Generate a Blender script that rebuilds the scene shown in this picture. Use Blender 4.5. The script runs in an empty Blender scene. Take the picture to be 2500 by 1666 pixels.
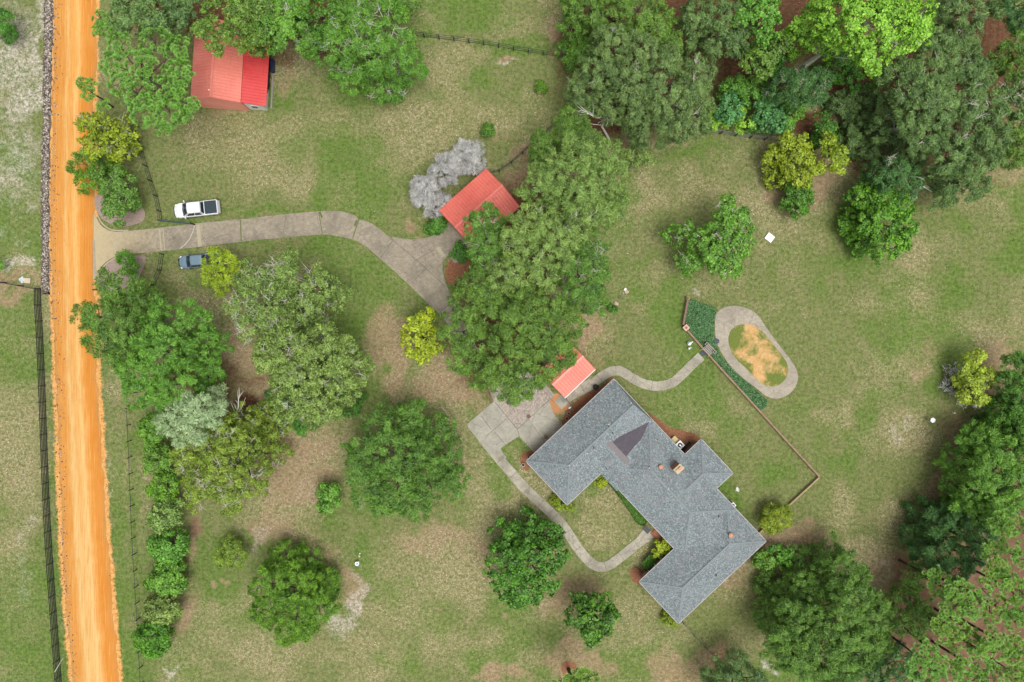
import bpy, bmesh, math, random
import numpy as np
from mathutils import Vector, Matrix

# ------------------------------------------------------------------ camera, sky, sun, exposure
SC = bpy.context.scene
COL = SC.collection
HC = 95.0                    # drone height in metres
PX = 0.056                   # metres on the ground per reference unit (frame 2500 x 1666 units)
cam_d = bpy.data.cameras.new("camera")
cam = bpy.data.objects.new("camera", cam_d)
COL.objects.link(cam)
cam.location = (0, 0, HC)
cam_d.sensor_width = 36.0
cam_d.lens = 18.0 / (1250 * PX / HC)
cam_d.clip_end = 3000
SC.camera = cam

SUN_EL, SUN_AZ = 73.0, 140.0     # azimuth clockwise from +Y: light comes from the lower right of the picture
world = bpy.data.worlds.new("World")
SC.world = world
world.use_nodes = True
wn = world.node_tree
for n in list(wn.nodes):
    wn.nodes.remove(n)
w_out = wn.nodes.new('ShaderNodeOutputWorld')
w_bg = wn.nodes.new('ShaderNodeBackground')
w_sky = wn.nodes.new('ShaderNodeTexSky')
w_sky.sky_type = 'NISHITA'
w_sky.sun_disc = False
w_sky.sun_elevation = math.radians(SUN_EL)
w_sky.sun_rotation = math.radians(SUN_AZ)
w_sky.dust_density = 4.0
w_hs = wn.nodes.new('ShaderNodeHueSaturation')      # a veiled, nearly grey sky
w_hs.inputs['Saturation'].default_value = 0.10
w_bg.inputs['Strength'].default_value = 0.138
wn.links.new(w_sky.outputs[0], w_hs.inputs['Color'])
wn.links.new(w_hs.outputs[0], w_bg.inputs['Color'])
wn.links.new(w_bg.outputs[0], w_out.inputs['Surface'])
sun_d = bpy.data.lights.new("sun", 'SUN')
sun_d.energy = 1.7
sun_d.angle = math.radians(34)
sun_d.color = (1.0, 0.965, 0.91)
sun = bpy.data.objects.new("sun", sun_d)
COL.objects.link(sun)
_a, _e = math.radians(SUN_AZ), math.radians(SUN_EL)
_dir = Vector((math.sin(_a) * math.cos(_e), math.cos(_a) * math.cos(_e), math.sin(_e)))
sun.rotation_euler = _dir.to_track_quat('Z', 'Y').to_euler()
sun.location = (60, -60, 120)
SC.view_settings.view_transform = 'Standard'
SC.view_settings.look = 'None'
SC.view_settings.gamma = 1.0
SC.view_settings.exposure = 0.44
SC.render.engine = 'CYCLES'
SC.cycles.max_bounces = 5
SC.cycles.diffuse_bounces = 3
SC.cycles.transparent_max_bounces = 4


# ------------------------------------------------------------------ helpers
def W(u, v, z=0.0):
    """reference position (2500 x 1666) seen at height z -> world"""
    k = PX * (HC - z) / HC
    return Vector(((u - 1250) * k, -(v - 833) * k, z))


def tag(o, label=None, cat=None, group=None, kind=None):
    if label: o['label'] = label
    if cat: o['category'] = cat
    if group: o['group'] = group
    if kind: o['kind'] = kind
    return o


def thing(name, loc, rz, label, cat, group=None):
    o = bpy.data.objects.new(name, None)
    COL.objects.link(o)
    o.location = loc
    o.rotation_euler = (0, 0, rz)
    o.empty_display_size = 0.3
    return tag(o, label, cat, group)


def link(name, me, mat, parent=None):
    o = bpy.data.objects.new(name, me)
    COL.objects.link(o)
    if mat is not None and not me.materials:
        me.materials.append(mat)
    if parent is not None:
        o.parent = parent
    return o


class MB:
    """collects shapes into one mesh"""
    def __init__(s):
        s.v, s.f = [], []

    def add(s, vs, fs):
        b = len(s.v)
        s.v += [tuple(p) for p in vs]
        s.f += [tuple(i + b for i in f) for f in fs]
        return s

    def box(s, c, d, rz=0.0, taper=1.0):
        x, y, z = d[0] / 2, d[1] / 2, d[2] / 2
        co, si = math.cos(rz), math.sin(rz)
        vs = []
        for k, (sx, sy, sz) in enumerate([(-1, -1, -1), (1, -1, -1), (1, 1, -1), (-1, 1, -1), (-1, -1, 1), (1, -1, 1), (1, 1, 1), (-1, 1, 1)]):
            t = taper if sz > 0 else 1.0
            px, py = sx * x * t, sy * y * t
            vs.append((c[0] + px * co - py * si, c[1] + px * si + py * co, c[2] + sz * z))
        return s.add(vs, [(3, 2, 1, 0), (4, 5, 6, 7), (0, 1, 5, 4), (1, 2, 6, 5), (2, 3, 7, 6), (3, 0, 4, 7)])

    def bar(s, a, b, w, h):
        """box beam from a to b (centre line), width w sideways, h up"""
        a, b = Vector(a), Vector(b)
        d = (b - a)
        L = d.length
        if L < 1e-5: return s
        d /= L
        side = Vector((-d.y, d.x, 0))
        if side.length < 1e-4: side = Vector((1, 0, 0))
        side.normalize()
        up = d.cross(side); up = up if up.z > 0 or abs(up.z) < 1e-6 else -up
        vs = []
        for p in (a, b):
            for sx, sz in ((-1, -1), (1, -1), (1, 1), (-1, 1)):
                vs.append(p + side * (sx * w / 2) + up * (sz * h / 2))
        return s.add(vs, [(0, 1, 2, 3), (7, 6, 5, 4), (0, 4, 5, 1), (1, 5, 6, 2), (2, 6, 7, 3), (3, 7, 4, 0)])

    def tube(s, pts, rads, n=6, cap=True):
        rings = []
        P = [Vector(p) for p in pts]
        for i, p in enumerate(P):
            d = (P[min(i + 1, len(P) - 1)] - P[max(i - 1, 0)])
            if d.length < 1e-6: d = Vector((0, 0, 1))
            d.normalize()
            a = d.cross(Vector((0, 0, 1)) if abs(d.z) < 0.9 else Vector((1, 0, 0))).normalized()
            b = d.cross(a)
            rings.append([p + (a * math.cos(2 * math.pi * k / n) + b * math.sin(2 * math.pi * k / n)) * rads[i] for k in range(n)])
        vs = [q for r in rings for q in r]
        fs = []
        for i in range(len(P) - 1):
            for k in range(n):
                k2 = (k + 1) % n
                fs.append((i * n + k, i * n + k2, (i + 1) * n + k2, (i + 1) * n + k))
        if cap:
            fs.append(tuple(range(n))[::-1])
            fs.append(tuple((len(P) - 1) * n + k for k in range(n)))
        return s.add(vs, fs)

    def lathe(s, c, prof, n=20):
        """prof: list of (r, z) bottom to top"""
        vs = []
        for r, z in prof:
            for k in range(n):
                a = 2 * math.pi * k / n
                vs.append((c[0] + r * math.cos(a), c[1] + r * math.sin(a), c[2] + z))
        fs = []
        for i in range(len(prof) - 1):
            for k in range(n):
                k2 = (k + 1) % n
                fs.append((i * n + k, i * n + k2, (i + 1) * n + k2, (i + 1) * n + k))
        fs.append(tuple(range(n))[::-1])
        fs.append(tuple((len(prof) - 1) * n + k for k in range(n)))
        return s.add(vs, fs)

    def loft(s, rings, cap=True):
        n = len(rings[0])
        vs = [q for r in rings for q in r]
        fs = []
        for i in range(len(rings) - 1):
            for k in range(n):
                k2 = (k + 1) % n
                fs.append((i * n + k, i * n + k2, (i + 1) * n + k2, (i + 1) * n + k))
        if cap:
            fs.append(tuple(range(n))[::-1])
            fs.append(tuple((len(rings) - 1) * n + k for k in range(n)))
        return s.add(vs, fs)

    def build(s, name, mat, parent=None, smooth=False, off=(0, 0, 0)):
        me = bpy.data.meshes.new(name)
        vs = s.v
        if off != (0, 0, 0):
            vs = [(p[0] - off[0], p[1] - off[1], p[2] - off[2]) for p in vs]
        me.from_pydata(vs, [], s.f)
        if smooth:
            me.polygons.foreach_set('use_smooth', [True] * len(me.polygons))
        me.update()
        return link(name, me, mat, parent)


def poly_sheet(name, pts, z, mat, parent=None, thick=0.0):
    """flat polygon (world xy) with optional thickness"""
    bm = bmesh.new()
    vs = [bm.verts.new((p[0], p[1], z)) for p in pts]
    f = bm.faces.new(vs)
    if f.normal.z < 0: f.normal_flip()
    f.normal_update()
    if thick > 0:
        r = bmesh.ops.extrude_face_region(bm, geom=[f])
        up = [e for e in r['geom'] if isinstance(e, bmesh.types.BMVert)]
        bmesh.ops.translate(bm, verts=up, vec=(0, 0, 0.0))
        for v_ in vs:
            v_.co.z -= thick
    bmesh.ops.triangulate(bm, faces=[f_ for f_ in bm.faces if len(f_.verts) > 4])
    bmesh.ops.recalc_face_normals(bm, faces=bm.faces)
    me = bpy.data.meshes.new(name)
    bm.to_mesh(me); bm.free()
    if thick <= 0 and me.polygons[0].normal.z < 0:
        me.flip_normals()
    return link(name, me, mat, parent)


def smooth_line(pts, step=6.0, closed=False):
    """Catmull-Rom through reference points"""
    out = []
    n = len(pts)
    rng = range(n if closed else n - 1)
    for i in rng:
        if closed:
            p0, p1, p2, p3 = pts[(i - 1) % n], pts[i], pts[(i + 1) % n], pts[(i + 2) % n]
        else:
            p0, p1, p2, p3 = pts[max(i - 1, 0)], pts[i], pts[i + 1], pts[min(i + 2, n - 1)]
        L = math.hypot(p2[0] - p1[0], p2[1] - p1[1])
        m = max(1, int(L / step))
        for k in range(m):
            t = k / m
            q = []
            for a in range(2):
                q.append(0.5 * ((2 * p1[a]) + (-p0[a] + p2[a]) * t + (2 * p0[a] - 5 * p1[a] + 4 * p2[a] - p3[a]) * t * t + (-p0[a] + 3 * p1[a] - 3 * p2[a] + p3[a]) * t ** 3))
            out.append(tuple(q))
    if not closed: out.append(tuple(pts[-1]))
    return out


def ribbon(line, w, rnd=None, jit=0.0):
    """line in ref units, w in ref units -> polygon outline in ref units"""
    L, R = [], []
    for i, p in enumerate(line):
        a, b = line[max(i - 1, 0)], line[min(i + 1, len(line) - 1)]
        dx, dy = b[0] - a[0], b[1] - a[1]
        m = math.hypot(dx, dy) or 1
        nx, ny = -dy / m, dx / m
        ww = (w(i / (len(line) - 1)) if callable(w) else w) / 2
        j1 = rnd.uniform(-jit, jit) if rnd else 0
        j2 = rnd.uniform(-jit, jit) if rnd else 0
        L.append((p[0] + nx * (ww + j1), p[1] + ny * (ww + j1)))
        R.append((p[0] - nx * (ww + j2), p[1] - ny * (ww + j2)))
    return L + R[::-1]


# ------------------------------------------------------------------ materials
class Mt:
    def __init__(s, name):
        s.m = bpy.data.materials.new(name)
        s.m.use_nodes = True
        s.nt = s.m.node_tree
        for n in list(s.nt.nodes): s.nt.nodes.remove(n)
        s.out = s.n('ShaderNodeOutputMaterial')

    def n(s, t, **kw):
        n = s.nt.nodes.new(t)
        for k, v in kw.items():
            setattr(n, k, v)
        return n

    def l(s, a, b):
        s.nt.links.new(a, b)

    def coord(s, kind='Object', scale=None):
        tc = s.n('ShaderNodeTexCoord')
        o = tc.outputs[kind]
        if scale is not None:
            mp = s.n('ShaderNodeMapping')
            mp.inputs['Scale'].default_value = scale
            s.l(o, mp.inputs['Vector'])
            o = mp.outputs[0]
        return o

    def noise(s, vec, scale, detail=3, rough=0.55, dist=0.0):
        n = s.n('ShaderNodeTexNoise')
        n.inputs['Scale'].default_value = scale
        n.inputs['Detail'].default_value = detail
        n.inputs['Roughness'].default_value = rough
        n.inputs['Distortion'].default_value = dist
        s.l(vec, n.inputs['Vector'])
        return n.outputs['Fac']

    def vor(s, vec, scale, out='Color', rnd=1.0):
        n = s.n('ShaderNodeTexVoronoi')
        n.inputs['Scale'].default_value = scale
        n.inputs['Randomness'].default_value = rnd
        s.l(vec, n.inputs['Vector'])
        return n.outputs[out]

    def ramp(s, fac, stops):
        r = s.n('ShaderNodeValToRGB')
        cr = r.color_ramp
        while len(cr.elements) < len(stops): cr.elements.new(0.5)
        for e, (p, c) in zip(cr.elements, stops):
            e.position = p
            e.color = (c, c, c, 1) if isinstance(c, (int, float)) else (c[0], c[1], c[2], 1)
        s.l(fac, r.inputs['Fac'])
        return r.outputs['Color']

    def mix(s, fac, a, b, mode='MIX'):
        m = s.n('ShaderNodeMix', data_type='RGBA', blend_type=mode)
        for sock, v in ((m.inputs[0], fac), (m.inputs[6], a), (m.inputs[7], b)):
            if isinstance(v, (int, float)):
                sock.default_value = v if sock.type == 'VALUE' else (v, v, v, 1)
            elif isinstance(v, tuple):
                sock.default_value = (v[0], v[1], v[2], 1)
            else:
                s.l(v, sock)
        return m.outputs[2]

    def math(s, op, a, b=None, clamp=False):
        m = s.n('ShaderNodeMath', operation=op, use_clamp=clamp)
        for sock, v in ((m.inputs[0], a), (m.inputs[1], b)):
            if v is None: continue
            if isinstance(v, (int, float)): sock.default_value = v
            else: s.l(v, sock)
        return m.outputs[0]

    def attr(s, name, out='Color'):
        a = s.n('ShaderNodeAttribute', attribute_name=name)
        return a.outputs[out]

    def bump(s, h, strength=0.5, dist=0.02):
        b = s.n('ShaderNodeBump')
        b.inputs['Strength'].default_value = strength
        b.inputs['Distance'].default_value = dist
        s.l(h, b.inputs['Height'])
        return b.outputs[0]

    def pbr(s, col, rough=0.9, normal=None, metal=0.0, spec=0.3, coat=0.0):
        p = s.n('ShaderNodeBsdfPrincipled')
        if isinstance(col, tuple): p.inputs['Base Color'].default_value = (*col, 1)
        else: s.l(col, p.inputs['Base Color'])
        if isinstance(rough, (int, float)): p.inputs['Roughness'].default_value = rough
        else: s.l(rough, p.inputs['Roughness'])
        p.inputs['Metallic'].default_value = metal
        p.inputs['Specular IOR Level'].default_value = spec
        p.inputs['Coat Weight'].default_value = coat
        if normal is not None: s.l(normal, p.inputs['Normal'])
        s.l(p.outputs[0], s.out.inputs['Surface'])
        return s.m


def plain(name, col, rough=0.6, var=0.15, scale=6.0, metal=0.0, spec=0.4, coat=0.0, bump=0.0):
    """one paint or material with slight wear"""
    t = Mt(name)
    v = t.coord('Object')
    n = t.noise(v, scale, 4, 0.6)
    a = tuple(c * (1 - var) for c in col)
    b = tuple(min(1, c * (1 + var)) for c in col)
    c = t.mix(n, a, b)
    nm = t.bump(t.noise(v, scale * 5, 3), bump, 0.01) if bump > 0 else None
    return t.pbr(c, rough, nm, metal, spec, coat)


def leaf_mat(name, A, B, trans=0.24, gloss=0.04):
    t = Mt(name)
    tint = t.attr('tint', 'Fac')
    obj = t.n('ShaderNodeObjectInfo')
    c = t.mix(tint, A, B)
    hs = t.n('ShaderNodeHueSaturation')
    t.l(c, hs.inputs['Color'])
    r = t.math('MULTIPLY_ADD', obj.outputs['Random'], 0.02)
    r.node.inputs[2].default_value = 0.49
    t.l(r, hs.inputs['Hue'])
    c = hs.outputs[0]
    d = t.n('ShaderNodeBsdfDiffuse')
    t.l(c, d.inputs['Color'])
    tr = t.n('ShaderNodeBsdfTranslucent')
    t.l(c, tr.inputs['Color'])
    mx = t.n('ShaderNodeMixShader')
    mx.inputs[0].default_value = trans
    t.l(d.outputs[0], mx.inputs[1]); t.l(tr.outputs[0], mx.inputs[2])
    g = t.n('ShaderNodeBsdfGlossy')
    g.inputs['Roughness'].default_value = 0.55
    g.inputs['Color'].default_value = (0.8, 0.85, 0.8, 1)
    m2 = t.n('ShaderNodeMixShader')
    m2.inputs[0].default_value = gloss
    t.l(mx.outputs[0], m2.inputs[1]); t.l(g.outputs[0], m2.inputs[2])
    t.l(m2.outputs[0], t.out.inputs['Surface'])
    return t.m


LM = {
    'oak': leaf_mat('leaf_oak', (.034, .090, .008), (.210, .395, .050)),
    'oakgrey': leaf_mat('leaf_oak_grey', (.036, .088, .018), (.235, .375, .100)),
    'bright': leaf_mat('leaf_bright', (.040, .130, .010), (0.220, 0.472, 0.050)),
    'spring': leaf_mat('leaf_spring', (.10, .23, .010), (0.374, 0.684, 0.060)),
    'lime': leaf_mat('leaf_lime', (.16, .23, .008), (.56, .68, .03)),
    'olive': leaf_mat('leaf_olive', (.10, .16, .008), (0.374, 0.519, 0.025)),
    'yellow': leaf_mat('leaf_yellow_green', (.14, .21, .015), (0.528, 0.661, 0.060)),
    'light': leaf_mat('leaf_light', (.055, .110, .012), (0.341, 0.496, 0.110)),
    'olivegreen': leaf_mat('leaf_olive_green', (.055, .110, .008), (0.352, 0.496, 0.055)),
    'dark': leaf_mat('leaf_dark', (.014, .070, .005), (.140, .350, .026)),
    'deep': leaf_mat('leaf_deep', (.014, .066, .012), (.115, .270, .055)),
    'round': leaf_mat('leaf_round', (.028, .105, .005), (.195, .440, .024)),
    'teal': leaf_mat('leaf_teal', (.04, .14, .035), (.17, .44, .13)),
    'pale': leaf_mat('leaf_pale', (.13, .21, .07), (0.528, 0.708, 0.380)),
    'pine': leaf_mat('leaf_pine', (.024, .062, .005), (.27, .54, .060), 0.3),
    'ivy': leaf_mat('leaf_ivy', (.010, .060, .010), (0.083, 0.236, 0.042), 0.15, 0.08),
    'bare': leaf_mat('twig_grey', (.22, .215, .20), (.66, .66, .635), 0.0, 0.02),
    'brown': leaf_mat('leaf_brown', (.14, .07, .03), (0.330, 0.212, 0.100), 0.1),
}


def bark_mat(name, a, b):
    t = Mt(name)
    v = t.coord('Object', (1, 1, 0.25))
    n = t.noise(v, 9.0, 5, 0.7)
    return t.pbr(t.mix(n, a, b), 0.95, t.bump(n, 0.6, 0.02))


BARK = bark_mat('bark', (.05, .04, .03), (.16, .13, .10))
BARKP = bark_mat('bark_pale', (.34, .33, .28), (.66, .64, .56))
BARKD = bark_mat('bark_pine', (.030, .024, .020), (.085, .065, .05))


def concrete(name, a, b, stain=(.13, .12, .105), stain_amt=0.6, agg=0.0, dust=False):
    t = Mt(name)
    v = t.coord('Object')
    big = t.noise(v, 0.35, 5, 0.65, 0.6)
    mid = t.noise(v, 2.2, 6, 0.7)
    fine = t.noise(v, 14, 3, 0.7)
    c = t.mix(t.ramp(mid, [(0.3, 0.0), (0.7, 1.0)]), a, b)
    c = t.mix(t.math('MULTIPLY', t.ramp(big, [(0.42, 0.0), (0.68, 1.0)]), stain_amt), c, stain)
    c = t.mix(t.ramp(fine, [(0.35, 0.35), (0.65, 0.0)]), c, tuple(x * 0.5 for x in a))
    sc_ = t.noise(t.coord('Object', (.5, 1.6, 1)), 2.4, 6, .75, 1.5)
    c = t.mix(t.ramp(sc_, [(.56, 0.0), (.62, .35), (.66, 0.0)]), c, tuple(min(1, x * 1.35) for x in b))
    ck = t.n('ShaderNodeTexVoronoi', feature='DISTANCE_TO_EDGE'); ck.inputs['Scale'].default_value = .28
    dv = t.n('ShaderNodeVectorMath', operation='ADD'); t.l(v, dv.inputs[0])
    nz = t.n('ShaderNodeTexNoise'); nz.inputs['Scale'].default_value = 1.2; nz.inputs['Detail'].default_value = 4; t.l(v, nz.inputs['Vector']); t.l(nz.outputs['Color'], dv.inputs[1])
    t.l(dv.outputs[0], ck.inputs['Vector'])
    c = t.mix(t.ramp(ck.outputs['Distance'], [(0.0, .55), (.012, 0.0)]), c, (.09, .08, .06))
    if dust:
        sx = t.n('ShaderNodeSeparateXYZ'); t.l(v, sx.inputs[0])
        f = t.math('ADD', t.math('MULTIPLY', t.math('ADD', sx.outputs[0], 46.0), -.09), t.math('MULTIPLY', t.math('SUBTRACT', mid, .5), 1.2))
        c = t.mix(t.ramp(f, [(0.1, 0.0), (.9, .8)]), c, (.42, .34, .20))
    if agg:
        vc = t.vor(v, 6.0)
        c = t.mix(agg, c, t.ramp(t.math('MULTIPLY', vc, 1.0), [(0.1, (.12, .09, .075)), (0.5, (.30, .25, .21)), (0.9, (.50, .44, .38))]))
    return t.pbr(c, 0.9, t.bump(fine, 0.3, 0.01))


M_DRIVE = concrete('driveway_concrete', (.222, .186, .134), (.365, .322, .248), (.135, .118, .094), dust=True)
M_PATIO = concrete('patio_concrete', (.29, .275, .22), (.41, .39, .33), (.18, .165, .13), 0.6)
M_AGG = concrete('aggregate_concrete', (.26, .22, .185), (.42, .37, .31), (.16, .13, .11), 0.5, agg=0.45)
M_WALK = concrete('path_concrete', (.31, .285, .22), (.44, .41, .33), (.17, .15, .12), 0.75)
M_OVAL = concrete('loop_path_concrete', (.28, .245, .19), (.42, .375, .30), (.18, .155, .12), 0.6)


def brick(name, a, b, mortar=(.35, .32, .28)):
    t = Mt(name)
    v = t.coord('Object')
    sx = t.n('ShaderNodeSeparateXYZ'); t.l(v, sx.inputs[0])
    cx = t.n('ShaderNodeCombineXYZ')
    t.l(t.math('ADD', sx.outputs[0], sx.outputs[1]), cx.inputs[0]); t.l(sx.outputs[2], cx.inputs[1])
    br = t.n('ShaderNodeTexBrick')
    br.inputs['Scale'].default_value = 4.5
    br.inputs['Color1'].default_value = (*a, 1); br.inputs['Color2'].default_value = (*b, 1); br.inputs['Mortar'].default_value = (*mortar, 1)
    br.inputs['Mortar Size'].default_value = 0.015
    t.l(cx.outputs[0], br.inputs['Vector'])
    c = t.mix(t.math('MULTIPLY', t.noise(v, 3, 4), 0.4), br.outputs[0], tuple(x * 0.45 for x in a))
    return t.pbr(c, 0.9, t.bump(t.noise(v, 25, 3), 0.3, 0.01))


M_BRICK = brick('house_brick', (.33, .13, .07), (.24, .09, .055))
M_WALLBRICK = brick('garden_wall_brick', (.36, .22, .16), (.27, .16, .12), (.33, .28, .23))


def shingle():
    t = Mt('roof_shingles')
    v = t.coord('Object')
    big = t.noise(v, 0.28, 4, 0.6)
    vc = t.vor(v, 7.5)
    sp = t.n('ShaderNodeSeparateColor'); t.l(vc, sp.inputs[0])
    c = t.ramp(sp.outputs[0], [(0.0, (.085, .110, .115)), (0.35, (.138, .172, .182)), (0.65, (.190, .232, .245)), (1.0, (.30, .355, .365))])
    c = t.mix(t.ramp(sp.outputs[1], [(0.72, 0.0), (0.86, 0.6)]), c, (.20, .165, .165))
    c = t.mix(t.ramp(t.noise(v, 2.6, 5, 0.8), [(0.35, 0.45), (0.6, 0.0)]), c, (.10, .115, .115))
    c = t.mix(t.ramp(t.noise(v, .7, 4, 0.7), [(0.48, 0.0), (0.75, 0.35)]), c, (.22, .20, .20))
    c = t.mix(t.ramp(big, [(0.45, 0.0), (0.75, 0.35)]), c, (.24, .265, .275))
    sx = t.n('ShaderNodeSeparateXYZ'); t.l(v, sx.inputs[0])
    cs = t.math('FRACT', t.math('MULTIPLY', sx.outputs[2], 9.0))
    c = t.mix(t.ramp(cs, [(0.0, 0.28), (0.3, 0.0)]), c, (.08, .09, .095))
    return t.pbr(c, 0.9, t.bump(sp.outputs[0], 0.4, 0.02), spec=0.25)


M_SHINGLE = shingle()


def rustroof(name, col, light, dirt, amt=0.5, spec=0.5, rough=0.38):
    t = Mt(name)
    v = t.coord('Object')
    n1 = t.noise(v, 0.35, 4, 0.6)
    n2 = t.noise(t.coord('Object', (0.5, 4.0, 1.0)), 1.6, 5, 0.7)
    n3 = t.noise(v, 6.0, 4, 0.7)
    c = t.mix(t.ramp(n1, [(0.35, 0.0), (0.7, 1.0)]), col, light)
    c = t.mix(t.math('MULTIPLY', t.ramp(n2, [(0.5, 0.0), (0.72, 1.0)]), amt), c, dirt)
    c = t.mix(t.ramp(n3, [(0.5, 0.0), (0.9, 0.35)]), c, dirt)
    sp_ = t.noise(v, 11.0, 3, .8)
    c = t.mix(t.ramp(t.math('MULTIPLY', sp_, t.ramp(n1, [(.35, .7), (.6, 1.05)])), [(.62, 0.0), (.70, .6)]), c, (.16, .09, .05))
    return t.pbr(c, rough, None, 0.0, spec)


M_RED = rustroof('red_metal_roof', (.60, .125, .092), (.68, .175, .130), (.36, .065, .05))
M_REDFRESH = rustroof('fresh_red_metal_roof', (.52, .040, .042), (.58, .065, .058), (.34, .02, .025), 0.35)
M_REDPALE = rustroof('faded_red_metal_roof', (.62, .17, .125), (.68, .22, .165), (.48, .11, .08), 0.4)
M_REDWALL = rustroof('red_metal_siding', (.72, .25, .19), (.80, .33, .26), (.55, .16, .12), 0.3, 0.3, 0.6)

M_WHITE = plain('white_trim', (.72, .70, .68), 0.5, 0.12, 3)
M_WHITEP = plain('white_paint', (.82, .82, .81), 0.35, 0.05, 2)
M_SIDING = plain('pale_siding', (.55, .57, .54), 0.6, 0.15, 2)
M_BLACK = plain('black_board', (.018, .02, .022), 0.55, 0.4, 5)
M_FENCE = plain('black_fence_paint', (.022, .026, .030), 0.5, 0.5, 4)
M_DARK = plain('dark_rubber', (.02, .02, .022), 0.8, 0.3, 6)
M_METAL = plain('grey_metal', (.42, .44, .46), 0.4, 0.15, 5, 0.6)
M_TERRA = plain('terracotta', (.50, .24, .16), 0.8, 0.2, 6)
M_CREAM = plain('cream_mortar_cap', (.44, .36, .23), 0.9, 0.25, 5)
M_WOODG = plain('weathered_wood', (.26, .235, .20), 0.9, 0.35, 7, bump=0.3)
M_WOOD = plain('bleached_wood', (.50, .43, .30), 0.9, 0.3, 6, bump=0.3)
M_STONE = plain('tan_rock', (.42, .33, .25), 0.95, 0.35, 5, bump=0.6)
M_STONEW = plain('pale_rock', (.66, .64, .57), 0.9, 0.15, 5, bump=0.3)
M_GLASS = plain('dark_glass', (.012, .022, .035), 0.06, 0.1, 2, spec=0.8)
M_WINDOW = plain('window_glass', (.03, .04, .05), 0.08, 0.1, 2, spec=0.8)
M_TRUCKW = plain('white_car_paint', (.62, .63, .65), 0.22, 0.03, 1.2, spec=0.5, coat=0.6)
M_TRUCKB = plain('blue_grey_car_paint', (.14, .21, .27), 0.25, 0.10, 1.2, 0.3, 0.5, coat=0.6)
M_COVER = plain('tonneau_vinyl', (.018, .035, .045), 0.5, 0.3, 3)
M_CHROME = plain('chrome', (.6, .6, .62), 0.2, 0.05, 3, 1.0)
M_REDLAMP = plain('tail_lamp_red', (.35, .02, .02), 0.2, 0.1, 3)
M_LAMP = plain('headlamp_clear', (.75, .78, .8), 0.1, 0.05, 3)
M_GREENPAINT = plain('gate_paint', (.035, .075, .085), 0.45, 0.3, 4)
M_PATCH = plain('dark_purple_roof_patch', (.075, .064, .078), 0.9, 0.45, 2.2)
M_DOOR = plain('door_paint', (.07, .12, .10), 0.4, 0.2, 3)
M_BOARDS = plain('rusty_boards', (.20, .13, .08), 0.9, 0.5, 5, bump=0.3)


# ------------------------------------------------------------------ ground with its soil map
def vnoise(u, v, cell, seed):
    """smooth value noise on arrays"""
    r = np.random.RandomState(seed)
    g = r.rand(96, 96)
    x = u / cell + 40; y = v / cell + 40
    xi = np.floor(x).astype(int); yi = np.floor(y).astype(int)
    fx = x - xi; fy = y - yi
    fx = fx * fx * (3 - 2 * fx); fy = fy * fy * (3 - 2 * fy)
    a = g[xi % 96, yi % 96]; b = g[(xi + 1) % 96, yi % 96]; c = g[xi % 96, (yi + 1) % 96]; d = g[(xi + 1) % 96, (yi + 1) % 96]
    return (a * (1 - fx) + b * fx) * (1 - fy) + (c * (1 - fx) + d * fx) * fy


ROADL = [(128, -200), (133, 0), (126, 300), (122, 500), (126, 700), (134, 850), (141, 1062), (149, 1300), (164, 1520), (178, 1666), (196, 1900)]
ROADR = [(234, -200), (235, 0), (229, 300), (232, 500), (234, 700), (237, 880), (248, 1062), (261, 1290), (276, 1480), (291, 1666), (312, 1900)]


def seg_dist(U, V, pts):
    best = np.full(U.shape, 1e9)
    for (x0, y0), (x1, y1) in zip(pts[:-1], pts[1:]):
        dx, dy = x1 - x0, y1 - y0
        t = np.clip(((U - x0) * dx + (V - y0) * dy) / (dx * dx + dy * dy + 1e-9), 0, 1)
        best = np.minimum(best, np.hypot(U - x0 - t * dx, V - y0 - t * dy))
    return best


MASK = {}


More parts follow.
